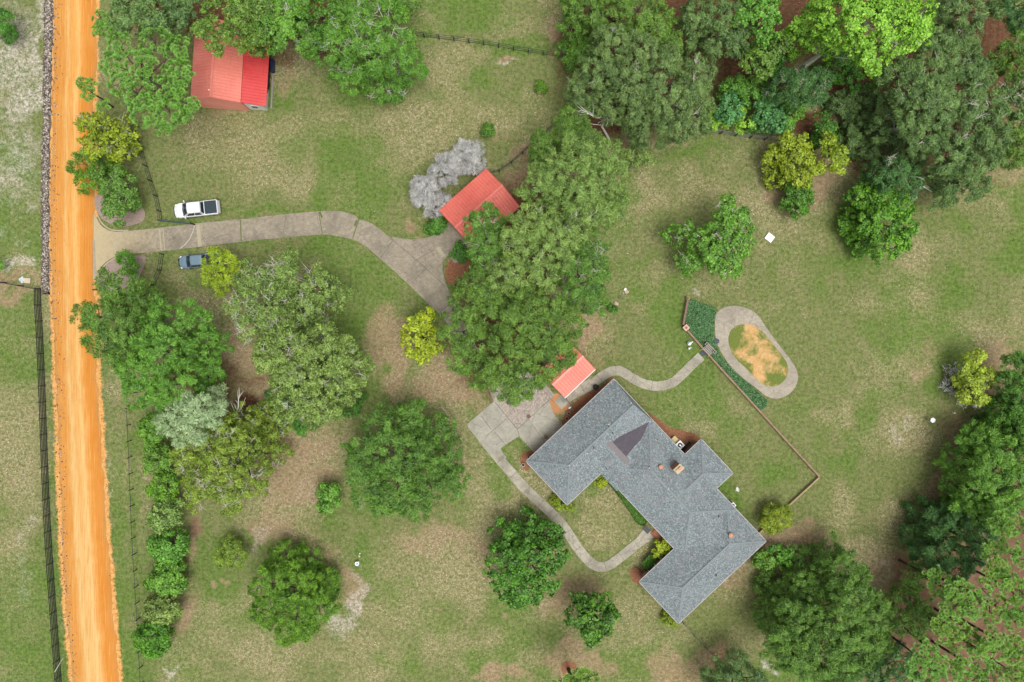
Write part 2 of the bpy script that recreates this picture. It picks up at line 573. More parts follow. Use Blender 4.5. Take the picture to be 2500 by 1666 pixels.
def build_ground():
    us = np.arange(-150, 2655, 5.0); vs = np.arange(-150, 1820, 5.0)
    fu = np.array([-12000, -4000, -1200, -450.0]); fv = fu.copy()
    us = np.concatenate([fu, us, 2500 - fu[::-1]]); vs = np.concatenate([fv, vs, 1666 - fv[::-1]])
    U, V = np.meshgrid(us, vs)
    warpu = U + (vnoise(U, V, 60, 1) - .5) * 60 + (vnoise(U, V, 22, 2) - .5) * 26
    warpv = V + (vnoise(U, V, 60, 3) - .5) * 60 + (vnoise(U, V, 22, 4) - .5) * 26

    def blobs(lst):
        m = np.zeros(U.shape)
        for b in lst:
            u, v, ru, rv = b[:4]
            s = b[4] if len(b) > 4 else 1.0
            a = math.radians(b[5]) if len(b) > 5 else 0
            du, dv = warpu - u, warpv - v
            x = (du * math.cos(a) + dv * math.sin(a)) / ru
            y = (-du * math.sin(a) + dv * math.cos(a)) / rv
            d = np.sqrt(x * x + y * y)
            m = np.maximum(m, s * np.clip(1.6 - d * 1.15, 0, 1))
        return m

    n1 = vnoise(U, V, 170, 11) * .5 + vnoise(U, V, 75, 12) * .3 + vnoise(U, V, 34, 13) * .2
    n2 = vnoise(U, V, 210, 21) * .5 + vnoise(U, V, 90, 22) * .3 + vnoise(U, V, 40, 23) * .2
    dry = np.clip((n1 - .44) * 3.0, 0, .75)
    dry = np.maximum(dry, blobs([
        (640, 350, 150, 90, .7), (860, 300, 130, 60, .6), (700, 430, 160, 40, .7), (1090, 170, 70, 60, .7), (1140, 120, 60, 30, .7),
        (1010, 20, 60, 60, .8), (1250, 60, 60, 40, .5), (1530, 470, 100, 60, .9), (1480, 530, 60, 50, .9), (1850, 470, 70, 30, .9),
        (1620, 700, 160, 60, .5), (2430, 450, 90, 70, .8), (2380, 820, 90, 60, .8), (2140, 960, 60, 60, .6), (2200, 1060, 80, 60, .9),
        (2050, 1000, 40, 40, .8), (2060, 1240, 60, 60, .9), (2200, 1250, 60, 70, .9), (2140, 1360, 90, 50, 1), (1950, 1330, 100, 25, 1),
        (1170, 1400, 160, 110, .9), (980, 1450, 120, 120, .7), (1080, 1330, 120, 50, .9), (900, 1600, 140, 60, .7), (650, 1600, 140, 70, .8),
        (430, 1620, 80, 60, .8), (1250, 1600, 160, 60, .7), (1480, 1200, 50, 60, .9), (1440, 1280, 60, 50, .8), (1530, 1500, 90, 80, .6),
        (1640, 1620, 80, 60, .9), (720, 1100, 130, 90, .9), (700, 1220, 110, 70, .9), (960, 850, 60, 120, .9), (1080, 930, 90, 60, .9),
        (60, 1120, 60, 160, .8), (50, 1400, 60, 160, .8), (40, 820, 60, 60, .7), (270, 920, 25, 60, .8), (280, 1190, 14, 60, .9),
        (1700, 450, 80, 40, .6), (1420, 840, 60, 60, .8), (1800, 1000, 40, 40, .5), (540, 230, 60, 30, .6), (560, 840, 60, 60, .9)]))
    bare = blobs([
        (590, 855, 45, 60, .95), (610, 950, 60, 60, .8), (575, 1000, 40, 20, .8), (960, 850, 45, 110, .75), (1090, 930, 80, 45, .7),
        (710, 1080, 110, 50, .75), (720, 1170, 90, 60, .8), (660, 1290, 70, 50, .8), (1150, 970, 50, 35, .7), (1180, 1340, 100, 35, .6),
        (1060, 1310, 100, 40, .55), (800, 1330, 70, 40, .4), (1400, 1450, 70, 60, .7), (1390, 1620, 80, 45, .9), (1220, 1650, 60, 20, .8),
        (1350, 1400, 50, 80, .4), (1430, 810, 30, 60, .9), (1460, 900, 30, 30, .4), (1540, 350, 60, 20, .8), (1370, 80, 40, 60, .8),
        (1480, 430, 50, 40, .5), (1990, 430, 40, 60, .9), (1915, 460, 40, 40, .6), (2250, 880, 60, 60, .4), (1640, 1630, 70, 35, .9),
        (1740, 1600, 50, 30, .9), (1950, 1315, 110, 28, .95), (2150, 1400, 70, 50, .8), (2200, 1420, 40, 60, .9), (2300, 1160, 40, 130, .85, 25),
        (2330, 1060, 50, 40, .6), (2420, 900, 60, 80, .8), (2460, 420, 60, 40, .5), (1770, 1380, 60, 90, .55), (690, 120, 45, 30, .9),
        (560, 285, 70, 12, .5), (700, 200, 30, 40, .6), (300, 640, 35, 40, .2), (1260, 450, 40, 60, .9), (1240, 560, 60, 50, .8), (1130, 660, 35, 45, .9),
        (1290, 400, 30, 40, .8), (1390, 700, 60, 60, .7), (480, 1310, 16, 60, .95), (445, 1500, 20, 60, .7), (560, 1410, 12, 12, .8), (520, 1425, 16, 16, .8),
        (20, 730, 60, 25, .8), (60, 690, 80, 10, .9), (1020, 560, 18, 20, .8), (860, 1440, 30, 60, .8), (1210, 330, 15, 10, .8), (1340, 215, 10, 10, .8),
        (150, 500, 12, 600, .35), (1560, 1000, 30, 30, .3), (1225, 1510, 9, 9, 1), (1070, 1510, 8, 8, 1), (1240, 135, 22, 8, 1)])
    lush = np.clip((n2 - .42) * 3.0, 0, .85)
    lush = np.maximum(lush, blobs([
        (1120, 30, 120, 50, .9), (1260, 100, 100, 25, 1), (880, 225, 70, 30, .9), (700, 230, 40, 60, .9), (1180, 190, 60, 40, .7), (920, 430, 50, 30, .8),
        (700, 505, 200, 10, .9), (560, 610, 160, 14, .8), (800, 600, 120, 22, .9), (900, 680, 110, 50, .9, 30), (870, 780, 60, 60, .7), (1000, 770, 60, 30, .5),
        (500, 690, 60, 30, .8), (1600, 370, 110, 30, .7), (1700, 360, 120, 30, .7), (1640, 1010, 50, 20, .9, 45), (1230, 1160, 50, 60, .9), (1400, 1230, 30, 30, .5),
        (1790, 1230, 30, 60, .95, -30), (1900, 1150, 60, 60, .7, 40), (2060, 1130, 60, 40, .7), (2300, 950, 60, 60, .8), (2330, 880, 40, 90, .8), (2350, 1060, 40, 30, .9),
        (2330, 700, 30, 60, .9), (2150, 830, 60, 30, .6), (1560, 640, 50, 20, .6), (1460, 700, 40, 30, .5), (130, 1200, 14, 500, .6), (290, 1400, 22, 400, .7),
        (330, 1250, 20, 300, .6), (500, 1400, 40, 120, .7), (90, 600, 20, 80, .9), (40, 560, 60, 60, .7), (30, 900, 60, 120, .5), (560, 1080, 200, 160, .3), (1010, 990, 60, 50, .8),
        (905, 900, 30, 90, .8), (1380, 1600, 60, 80, .3), (1140, 1240, 50, 40, .5), (1960, 1000, 60, 60, .5), (1690, 860, 30, 12, .9), (1560, 1115, 6, 6, 1)]))
    white = blobs([(50, 250, 70, 330, .55), (45, 140, 60, 110, .85), (60, 260, 50, 60, .9), (30, 420, 60, 60, .6), (95, 150, 14, 200, .9), (90, 450, 30, 100, .4), (20, 560, 40, 30, .3),
                   (50, 650, 40, 26, .9), (85, 628, 12, 16, .9), (860, 1490, 25, 70, .85, 15), (840, 1530, 60, 20, .7), (640, 1310, 60, 40, .6, -40), (405, 1620, 22, 14, .8),
                   (2190, 1060, 30, 22, .5), (2145, 1390, 30, 40, .5), (1880, 1620, 20, 12, .9), (860, 1220, 16, 50, .4), (750, 1180, 30, 30, .4), (60, 1330, 30, 200, .35),
                   (1240, 145, 22, 7, .8), (1695, 722, 14, 6, .8), (1320, 1460, 60, 30, .15)])
    litter = blobs([(1830, 175, 110, 60, 1), (1490, 295, 55, 40, 1), (2080, 210, 80, 50, 1), (2400, 90, 110, 90, 1), (2450, 200, 80, 90, 1), (1990, 300, 80, 50, .9),
                    (2130, 400, 120, 60, .6), (2400, 420, 60, 60, .4), (1300, 560, 110, 160, .8), (1230, 820, 140, 140, .8), (1560, 150, 180, 160, .9),
                    (2240, 260, 180, 150, .9), (500, 30, 200, 60, .9), (760, 60, 80, 80, .9), (350, 190, 90, 90, .5), (700, 150, 40, 30, .5), (1900, 20, 300, 120, 1),
                    (1680, 30, 100, 60, 1), (1450, 80, 80, 90, .7), (520, 930, 120, 40, .6), (590, 1010, 40, 30, .8)])
    pinefl = blobs([(2400, 1520, 190, 220, 1), (2480, 1330, 120, 180, 1), (2300, 1600, 160, 110, 1), (2250, 1460, 60, 120, .8, -30), (2560, 1500, 160, 300, 1),
                    (2350, 1720, 300, 120, 1), (2500, 1060, 60, 200, .8), (480, 1290, 20, 45, .6), (475, 1210, 20, 30, .3)])
    rd = np.minimum(seg_dist(U, V, ROADL), seg_dist(U, V, ROADR))
    clay = np.clip(1.3 - rd / (9 + 9 * vnoise(U, V, 14, 31)), 0, 1) * .9
    clay = np.maximum(clay, blobs([(1760, 1600, 26, 20, .5), (1650, 1640, 40, 24, .4), (1960, 1312, 70, 14, .45), (1388, 1630, 30, 26, .4), (690, 115, 18, 40, .5), (1050, 545, 10, 20, .4)]))
    MASK.update(us=us, vs=vs, dry=dry, lush=lush, bare=bare, litter=np.maximum(litter, pinefl))
    x = (U - 1250) * PX; y = -(V - 833) * PX
    nr, nc = U.shape
    z = np.zeros(U.shape)
    co = np.stack([x, y, z], -1).reshape(-1, 3)
    idx = np.arange(nr * nc).reshape(nr, nc)
    q = np.stack([idx[1:, :-1], idx[1:, 1:], idx[:-1, 1:], idx[:-1, :-1]], -1).reshape(-1, 4)
    me = bpy.data.meshes.new('ground')
    me.vertices.add(len(co)); me.vertices.foreach_set('co', co.ravel())
    me.loops.add(q.size); me.loops.foreach_set('vertex_index', q.ravel().astype(np.int32))
    me.polygons.add(len(q)); me.polygons.foreach_set('loop_start', np.arange(0, q.size, 4, dtype=np.int32))
    me.update()
    for nm, chans in (('soil_a', (dry, bare, lush)), ('soil_b', (white, litter, pinefl)), ('soil_c', (clay, np.zeros(U.shape), np.zeros(U.shape)))):
        at = me.attributes.new(nm, 'FLOAT_COLOR', 'POINT')
        d = np.ones((len(co), 4)); d[:, :3] = np.stack(chans, -1).reshape(-1, 3)
        at.data.foreach_set('color', d.ravel())
    t = Mt('lawn_and_soil')
    v = t.coord('Object')
    def sep(a):
        s = t.n('ShaderNodeSeparateColor'); t.l(t.attr(a), s.inputs[0]); return s.outputs
    A, B, Cc = sep('soil_a'), sep('soil_b'), sep('soil_c')
    f1 = t.noise(v, 2.1, 5, 0.85)       # tufts
    f2 = t.noise(v, .9, 6, 0.75, 0.6)
    f3 = t.noise(v, 3.6, 4, 0.9)
    f4 = t.noise(v, .16, 5, 0.65, 1.2)
    f5 = t.noise(v, .42, 5, 0.7, .8)
    def rp(f, lo, hi, a=0.0, b=1.0):
        return t.ramp(f, [(lo, a), (hi, b)])
    gr = t.mix(rp(f1, .42, .58), (.080, .104, .030), (.168, .195, .066))
    gr = t.mix(rp(f2, .48, .66, 0, .55), gr, (.20, .165, .090))
    gr = t.mix(rp(f3, .56, .66, 0, .6), gr, (.31, .305, .165))
    # straw tips on dry ground
    dm = t.math('ADD', A[0], t.math('MULTIPLY', t.math('SUBTRACT', f5, .5), 1.1))
    thr = t.math('MULTIPLY', rp(dm, .15, .85), rp(f3, .44, .58, .06, 1.0))
    gr = t.mix(t.math('MULTIPLY', thr, .85), gr, t.mix(rp(f1, .40, .62), (.215, .155, .090), (.47, .39, .245)))
    lus = t.mix(rp(f1, .38, .62), (.038, .090, .010), (.125, .200, .038))
    lm = t.math('ADD', A[2], t.math('MULTIPLY', t.math('SUBTRACT', f4, .5), .9))
    gr = t.mix(t.math('MULTIPLY', t.math('MULTIPLY', rp(lm, .30, .75), rp(f5, .30, .62, .35, 1.0)), .85), gr, lus)
    wd = t.math('MULTIPLY', rp(t.noise(v, .11, 4, .6), .52, .62), rp(t.noise(v, 1.7, 4, .8), .54, .62))
    gr = t.mix(t.math('MULTIPLY', wd, .55), gr, (.05, .065, .02))
    stk = t.noise(t.coord('Object', (.9, .10, 1)), 1.0, 4, .7, .4)
    gr = t.mix(rp(stk, .55, .70, 0, .18), gr, (.25, .225, .13))
    bar = t.mix(rp(f1, .38, .62), (.165, .110, .062), (.32, .232, .145))
    bar = t.mix(rp(f3, .52, .66, 0, .75), bar, (.46, .35, .23))
    def edge(m, lo=.25, hi=.6, n=f1, k=.7):
        return t.ramp(t.math('ADD', m, t.math('MULTIPLY', t.math('SUBTRACT', n, 0.5), k)), [(lo, 0.0), (hi, 1.0)])
    bm_ = t.math('MULTIPLY', edge(A[1], .20, .72, f5, 1.4), rp(f2, .34, .58, .60, 1.0))
    gr = t.mix(t.math('MULTIPLY', bm_, .88), gr, bar)
    wh = t.mix(rp(f3, .40, .60), (.25, .215, .17), (.60, .56, .49))
    wm = t.math('MULTIPLY', edge(B[0], .25, .95, f5, 1.6), rp(t.math('ADD', f1, t.math('MULTIPLY', f2, .6)), .70, .92, .12, 1.0))
    gr = t.mix(wm, gr, wh)
    lit = t.mix(rp(f1, .35, .65), (.055, .022, .012), (.17, .085, .050))
    lit = t.mix(rp(f2, .45, .7, 0, .5), lit, (.07, .07, .02))
    gr = t.mix(edge(B[1], .25, .75, f5, 1.0), gr, lit)
    pf = t.mix(rp(f2, .35, .65), (.105, .055, .036), (.19, .11, .072))
    pf = t.mix(rp(f3, .5, .7, 0, .6), pf, (.13, .09, .05))
    pf = t.mix(rp(f5, .5, .7, 0, .55), pf, (.12, .13, .045))
    gr = t.mix(edge(B[2], .25, .7, f5, 1.0), gr, pf)
    cl = t.mix(rp(f1, .35, .65), (.48, .20, .055), (.62, .36, .13))
    gr = t.mix(edge(Cc[0], .45, .8, f1, 1.6), gr, cl)
    m = t.pbr(gr, 1.0, t.bump(f1, 0.6, 0.06), spec=0.1)
    me.materials.append(m)
    o = bpy.data.objects.new('ground', me); COL.objects.link(o)
    tag(o, kind='structure')


build_ground()


# ------------------------------------------------------------------ clay road and gravel verge
def interp(line, v):
    for (x0, y0), (x1, y1) in zip(line[:-1], line[1:]):
        if y0 <= v <= y1:
            return x0 + (x1 - x0) * (v - y0) / (y1 - y0)
    return line[-1][0]


def build_road():
    rnd = random.Random(5)
    vs_, fs, ac = [], [], []
    NC = 26
    rows = list(range(-200, 1900, 4))
    jl = jr = 0
    for i, v in enumerate(rows):
        jl = jl * .86 + rnd.uniform(-1.5, 1.5); jr = jr * .88 + rnd.uniform(-1.7, 1.7)
        a = interp(ROADL, v) + jl; b = interp(ROADR, v) + jr
        for k in range(NC):
            s = k / (NC - 1)
            u = a + (b - a) * s
            rut = -0.02 * (math.exp(-((s - .34) / .05) ** 2) + math.exp(-((s - .60) / .05) ** 2))
            z = 0.045 + rut + 0.05 * math.exp(-((s - .84) / .04) ** 2)
            if k in (0, NC - 1): z = -0.01
            p = W(u, v); vs_.append((p.x, p.y, z)); ac.append(s)
    for i in range(len(rows) - 1):
        for k in range(NC - 1):
            b0 = i * NC + k
            fs.append((b0, b0 + NC, b0 + NC + 1, b0 + 1))
    me = bpy.data.meshes.new('dirt_road'); me.from_pydata(vs_, [], fs)
    me.polygons.foreach_set('use_smooth', [True] * len(fs))
    at = me.attributes.new('across', 'FLOAT', 'POINT'); at.data.foreach_set('value', ac)
    me.update()
    t = Mt('orange_clay')
    s = t.attr('across', 'Fac')
    v = t.coord('Object')
    str1 = t.noise(t.coord('Object', (6.0, 0.22, 1)), 1.0, 6, 0.7)
    str2 = t.noise(t.coord('Object', (1.6, 0.07, 1)), 1.0, 3, 0.6)
    fine = t.noise(v, 9.0, 4, 0.75)
    big = t.noise(v, .25, 3, .6)
    s2 = t.math('ADD', s, t.math('MULTIPLY', t.math('SUBTRACT', str2, .5), .16))
    c = t.ramp(s2, [(0.0, (.38, .20, .07)), (.12, (.48, .21, .048)), (.27, (.50, .225, .052)), (.35, (.54, .335, .125)), (.43, (.56, .26, .065)), (.50, (.57, .29, .08)),
                    (.57, (.60, .375, .135)), (.66, (.56, .235, .048)), (.78, (.50, .19, .032)), (.92, (.48, .185, .035)), (1.0, (.36, .19, .065))])
    sy = t.n('ShaderNodeSeparateXYZ'); t.l(v, sy.inputs[0])
    low = t.math('MULTIPLY', t.math('ADD', sy.outputs[1], -18.0), -.022, True)
    rc_ = t.noise(t.coord('Object', (2.2, .35, 1)), 1.3, 5, .8, 2.0)
    c = t.mix(t.ramp(rc_, [(.60, 0.0), (.635, .6), (.67, 0.0)]), c, (.30, .10, .02))
    cream = t.math('MULTIPLY', low, t.ramp(s2, [(.20, 0.0), (.34, .75), (.45, .55), (.58, .8), (.68, .25), (.76, 0.0)]))
    c = t.mix(cream, c, (.55, .385, .165))
    c = t.mix(t.ramp(str1, [(.40, .45), (.52, 0.0)]), c, (.42, .15, .02))
    c = t.mix(t.ramp(str1, [(.54, 0.0), (.66, .5)]), c, (.55, .345, .12))
    c = t.mix(t.ramp(fine, [(.60, 0.0), (.74, .45)]), c, (.26, .10, .025))
    c = t.mix(t.ramp(big, [(.4, 0.0), (.7, .2)]), c, (.58, .30, .085))
    hgt = t.math('ADD', str1, t.math('MULTIPLY', fine, .5))
    me.materials.append(t.pbr(c, 1.0, t.bump(hgt, .6, .05), spec=.1))
    o = bpy.data.objects.new('dirt_road', me); COL.objects.link(o)
    tag(o, kind='structure')


build_road()


def np_mesh(name, co, q, tint=None, mat=None, parent=None, tri=False):
    """co (n,3), q (m,k)"""
    k = q.shape[1]
    me = bpy.data.meshes.new(name)
    me.vertices.add(len(co)); me.vertices.foreach_set('co', np.ascontiguousarray(co, dtype=np.float32).ravel())
    me.loops.add(q.size); me.loops.foreach_set('vertex_index', q.ravel().astype(np.int32))
    me.polygons.add(len(q)); me.polygons.foreach_set('loop_start', np.arange(0, q.size, k, dtype=np.int32))
    me.update()
    if tint is not None:
        at = me.attributes.new('tint', 'FLOAT', 'POINT'); at.data.foreach_set('value', np.ascontiguousarray(tint, dtype=np.float32))
    return link(name, me, mat, parent)


def build_gravel():
    r = np.random.RandomState(8)
    pts = []
    N = 5200
    v = r.uniform(-120, 712, N)
    le = np.interp(v, [-120, 0, 300, 500, 700, 720], [108, 108, 106, 101, 101, 104])
    ri = np.interp(v, [-120, 0, 300, 500, 700, 720], [132, 131, 122, 120, 122, 118])
    u = le + (ri - le) * np.clip(r.normal(.5, .22, N), -.05, 1.05)
    # some stones have rolled to the road margin
    rolled = r.rand(N) < .12
    v = np.where(rolled, r.uniform(-100, 1760, N), v)
    ml = np.interp(v, [p[1] for p in ROADL], [p[0] for p in ROADL])
    u = np.where(rolled, ml + r.normal(6, 7, N), u)
    x = (u - 1250) * PX; y = -(v - 833) * PX
    s = r.uniform(.06, .19, N) * np.where(rolled, .7, 1)
    base = np.array([[1, 0, 0], [0, 1, 0], [-1, 0, 0], [0, -1, 0], [.3, .2, .8], [0, 0, -.5]])
    tri = np.array([[0, 1, 4], [1, 2, 4], [2, 3, 4], [3, 0, 4], [1, 0, 5], [2, 1, 5], [3, 2, 5], [0, 3, 5]])
    ang = r.uniform(0, 6.28, N)
    B = base[None] * (s[:, None, None]) * r.uniform(.6, 1.3, (N, 6, 1))
    ca, sa = np.cos(ang)[:, None], np.sin(ang)[:, None]
    X = B[..., 0] * ca - B[..., 1] * sa + x[:, None]; Y = B[..., 0] * sa + B[..., 1] * ca + y[:, None]; Z = B[..., 2] + .05
    co = np.stack([X, Y, Z], -1).reshape(-1, 3)
    q = (tri[None] + (np.arange(N) * 6)[:, None, None]).reshape(-1, 3)
    tint = np.repeat(r.rand(N), 6)
    t = Mt('gravel_stones')
    tt = t.attr('tint', 'Fac')
    c = t.ramp(tt, [(0, (.05, .042, .038)), (.45, (.17, .14, .12)), (.8, (.36, .31, .26)), (1, (.60, .55, .47))])
    o = np_mesh('gravel', co, q, tint, t.pbr(c, .95))
    tag(o, 'strip of mixed dark and pale stones along the west edge of the clay road', 'gravel', kind='stuff')
    line = [(119, -120), (119, 0), (114, 300), (110, 500), (111, 700), (111, 716)]
    pl = ribbon(smooth_line(line, 8), 21, random.Random(2), 2.5)
    poly_sheet('gravel_bed', [W(*p) for p in pl], .012, plain('gravel_bed_soil', (.12, .09, .065), 1, .5, 9, bump=.5)).__setitem__('kind', 'structure')


build_gravel()


# ------------------------------------------------------------------ concrete drive, patio, paths, beds
def structure(o):
    o['kind'] = 'structure'
    return o


def pts_w(l, z=0): return [W(p[0], p[1], z) for p in l]


def jitter(l, a, seed):
    r = random.Random(seed)
    return [(p[0] + r.uniform(-a, a), p[1] + r.uniform(-a, a)) for p in l]


DRIVE = (smooth_line([(230, 520), (240, 540), (253, 556), (275, 566), (303, 565), (389, 557), (478, 546), (587, 536), (640, 530), (700, 523), (779, 516.5), (823, 515.5), (848, 520), (868, 528), (875, 536), (887, 538.5), (909, 547), (935, 566), (957, 584)], 9)
         + smooth_line([(958, 578), (983, 583), (1021, 584), (1056, 576), (1079, 560), (1096, 543)], 6)
         + [(1140, 592), (1150, 606), (1128, 640), (1108, 642), (1098, 622)] + smooth_line([(1090, 628), (1081, 640), (1080, 660), (1088, 690), (1101, 722), (1120, 765), (1150, 820), (1212, 940), (1250, 985)], 12)
         + smooth_line([(1206, 982), (1170, 900), (1120, 830), (1078, 773), (1046, 743), (1008, 705), (964, 664), (928, 632), (900, 607), (880, 594), (858, 584), (817, 576), (785, 573), (700, 580), (587, 591), (440, 609), (351, 618), (298, 622), (268, 634), (246, 654), (236, 680), (228, 684)], 9))


def clean(l):
    out = []
    for p in l:
        if not out or math.hypot(p[0] - out[-1][0], p[1] - out[-1][1]) > 1.2: out.append(p)
    return out


drive = structure(poly_sheet('driveway', pts_w(jitter(clean(DRIVE), .45, 3)), .065, M_DRIVE, None, .08))
# joints: dark or grassy gaps and tan patched bands
M_JOINT = plain('joint_grass', (.10, .12, .04), 1, .5, 9)
M_JOINTD = plain('joint_dark', (.10, .09, .075), 1, .3, 9)
M_BAND = plain('pale_patched_concrete', (.34, .295, .205), .9, .25, 6)


def strips(name, segs, w, mat, z, parent):
    mb = MB()
    for s in segs:
        ln = [W(*p, z) for p in s]
        o = ribbon([(p.x, p.y) for p in ln], w)
        n = len(ln)
        mb.add([(q[0], q[1], z) for q in o], [(i + 1, i, 2 * n - 1 - i, 2 * n - 2 - i) for i in range(n - 1)])
    return mb.build(name, mat, parent)


def wide_strips(name, segs, mat, z, parent):
    mb = MB()
    for a, b, w in segs:
        A, B = W(*a, z), W(*b, z)
        d = (B - A).normalized(); s = Vector((-d.y, d.x, 0)) * w * PX / 2
        mb.add([A - s, B - s, B + s, A + s], [(0, 1, 2, 3)])
    return mb.build(name, mat, parent)


wide_strips('grass_joint', [((587, 537), (589, 590), 2.6), ((778, 518), (787, 571), 2.0), ((876, 536), (861, 582), 2.6), ((699, 526), (690, 578), .9), ((781, 518), (786, 532), 5), ((871, 538), (866, 552), 5)], M_JOINT, .069, drive)
wide_strips('dark_joint', [((958, 588), (929, 630), 1.2), ((957, 584), (1040, 656), 1.1), ((1040, 656), (1006, 690), 1.1), ((1041, 598), (1060, 626), 1.0), ((1060, 610), (1010, 638), 1.0), ((1104, 736), (1072, 764), 1.2),
                        ((1040, 656), (1088, 700), .9), ((1094, 545), (1140, 590), .9)], M_JOINTD, .070, drive)
wide_strips('patched_band', [((389, 560), (394, 612), 4), ((398, 559), (402, 611), 2), ((483, 549), (488, 601), 9), ((283, 568), (286, 624), 3), ((1068, 604), (1084, 626), 9)], M_BAND, .071, drive)
strips('gate_scrape', [smooth_line([(475, 549), (472, 562), (465, 579), (454, 595), (440, 607)], 4)], .09, plain('scrape_white', (.42, .40, .34), .9, .5, 3), .073, drive)
structure(poly_sheet('culvert_edge', pts_w([(227, 588), (232, 587), (234, 640), (237, 680), (230, 682)]), .085, M_OVAL, None, .1))

PATIO = [(1206, 980), (1146, 1031), (1141, 1037), (1143, 1045), (1164, 1069), (1190, 1100), (1222, 1138), (1270, 1192), (1300, 1221), (1328, 1250), (1360, 1285), (1387, 1318), (1402, 1345), (1428, 1374)]
patio = structure(poly_sheet('patio', pts_w([(1206, 980), (1146, 1031), (1141, 1037), (1143, 1045), (1164, 1070), (1188, 1102), (1213, 1130), (1237, 1118), (1222, 1097), (1226, 1092), (1267, 1065), (1282, 1082), (1303, 1104), (1320, 1118), (1400, 1045), (1375, 1038), (1357, 1018), (1347, 1000),
                                             (1341, 978), (1354, 965), (1338, 945), (1320, 925), (1270, 900), (1215, 940)]), .068, M_PATIO, None, .08))
structure(poly_sheet('aggregate_slab', pts_w([(1212, 984), (1262, 1047), (1292, 1018), (1340, 976), (1349, 962), (1322, 930), (1270, 903), (1222, 940)]), .073, M_AGG))
wide_strips('patio_joint', [((1209, 983), (1263, 1048), 1.1), ((1263, 1048), (1341, 977), 1.0), ((1236, 1023), (1184, 1068), 1.0), ((1176, 1017), (1200, 1050), 1.2), ((1208, 1056), (1234, 1086), 1.0), ((1263, 1048), (1268, 1065), 1.0),
                            ((1322, 948), (1354, 985), 1.0), ((1290, 1024), (1330, 1080), .7)], M_JOINTD, .077, patio)

rr = random.Random(4)
WALK = smooth_line([(1205, 1105), (1222, 1124), (1247, 1153), (1272, 1182), (1300, 1210), (1328, 1236), (1355, 1262), (1380, 1291), (1400, 1322), (1418, 1348), (1440, 1372), (1462, 1384), (1486, 1380), (1510, 1364), (1540, 1340), (1574, 1312), (1590, 1298)], 8)
walk = structure(poly_sheet('front_path', pts_w(ribbon(WALK, lambda t: 24 if t < .93 else 24 + (t - .93) * 170, rr, .5)), .072, M_WALK, None, .08))


def cross_joints(name, line, w, every, z, parent, start=3):
    segs = []
    for i in range(start, len(line) - 2, every):
        a, b = line[i - 1], line[i + 1]
        dx, dy = b[0] - a[0], b[1] - a[1]; m = math.hypot(dx, dy)
        nx, ny = -dy / m * w / 2, dx / m * w / 2
        segs.append(((line[i][0] - nx, line[i][1] - ny), (line[i][0] + nx, line[i][1] + ny), .8))
    wide_strips(name, segs, M_JOINTD, z, parent)


cross_joints('path_joint', WALK, 22, 5, .0765, walk)
GPATH = smooth_line([(1362, 990), (1385, 970), (1415, 952), (1450, 934), (1476, 915), (1497, 906), (1518, 907), (1544, 924), (1575, 938), (1608, 943), (1640, 935), (1662, 918), (1688, 892), (1712, 870)], 7)
gp = structure(poly_sheet('garden_path', pts_w(ribbon(GPATH, lambda t: 27 if t < .25 else 23, rr, .5)), .070, M_WALK, None, .08))
cross_joints('path_joint', GPATH, 22, 6, .0745, gp)

# oval loop path with the sandy island
OUT = smooth_line([(1745, 800), (1748, 768), (1768, 751), (1795, 747), (1822, 753), (1848, 768), (1874, 805), (1905, 847), (1928, 876), (1944, 903), (1948, 925), (1938, 950), (1918, 967), (1893, 974), (1870, 967), (1846, 948), (1800, 913), (1770, 876), (1750, 838)], 6, True)
INN = smooth_line([(1779, 838), (1781, 812), (1797, 797), (1820, 791), (1846, 798), (1872, 822), (1904, 862), (1921, 886), (1924, 908), (1913, 931), (1895, 943), (1874, 943), (1856, 934), (1826, 906), (1795, 874), (1785, 858)], 6, True)
structure(poly_sheet('loop_path', pts_w(OUT), .060, M_OVAL, None, .07))
t = Mt('sandy_straw')
v = t.coord('Object')
c = t.mix(t.ramp(t.noise(v, 1.3, 5, .7), [(.3, 0), (.7, 1)]), (.42, .215, .06), (.50, .33, .14))
c = t.mix(t.ramp(t.noise(v, 4.5, 4, .8), [(.5, 0), (.7, .8)]), c, (.52, .45, .34))
c = t.mix(t.ramp(t.noise(v, .28, 4, .65, .4), [(.43, 0), (.54, 1)]), c, t.mix(t.noise(v, 5, 3), (.06, .10, .012), (.18, .20, .05)))
M_SANDY = t.pbr(c, 1, t.bump(t.noise(v, 5, 4), .5, .04))
structure(poly_sheet('sandy_island', pts_w(jitter(INN, .8, 8)), .066, M_SANDY))


def mulch(name, a, b, third):
    t = Mt(name)
    v = t.coord('Object')
    c = t.mix(t.ramp(t.noise(v, 4, 5, .75), [(.3, 0), (.7, 1)]), a, b)
    c = t.mix(t.ramp(t.noise(v, .9, 4, .7), [(.45, 0), (.7, .7)]), c, third)
    return t.pbr(c, 1, t.bump(t.noise(v, 8, 4), .7, .04), spec=.1)


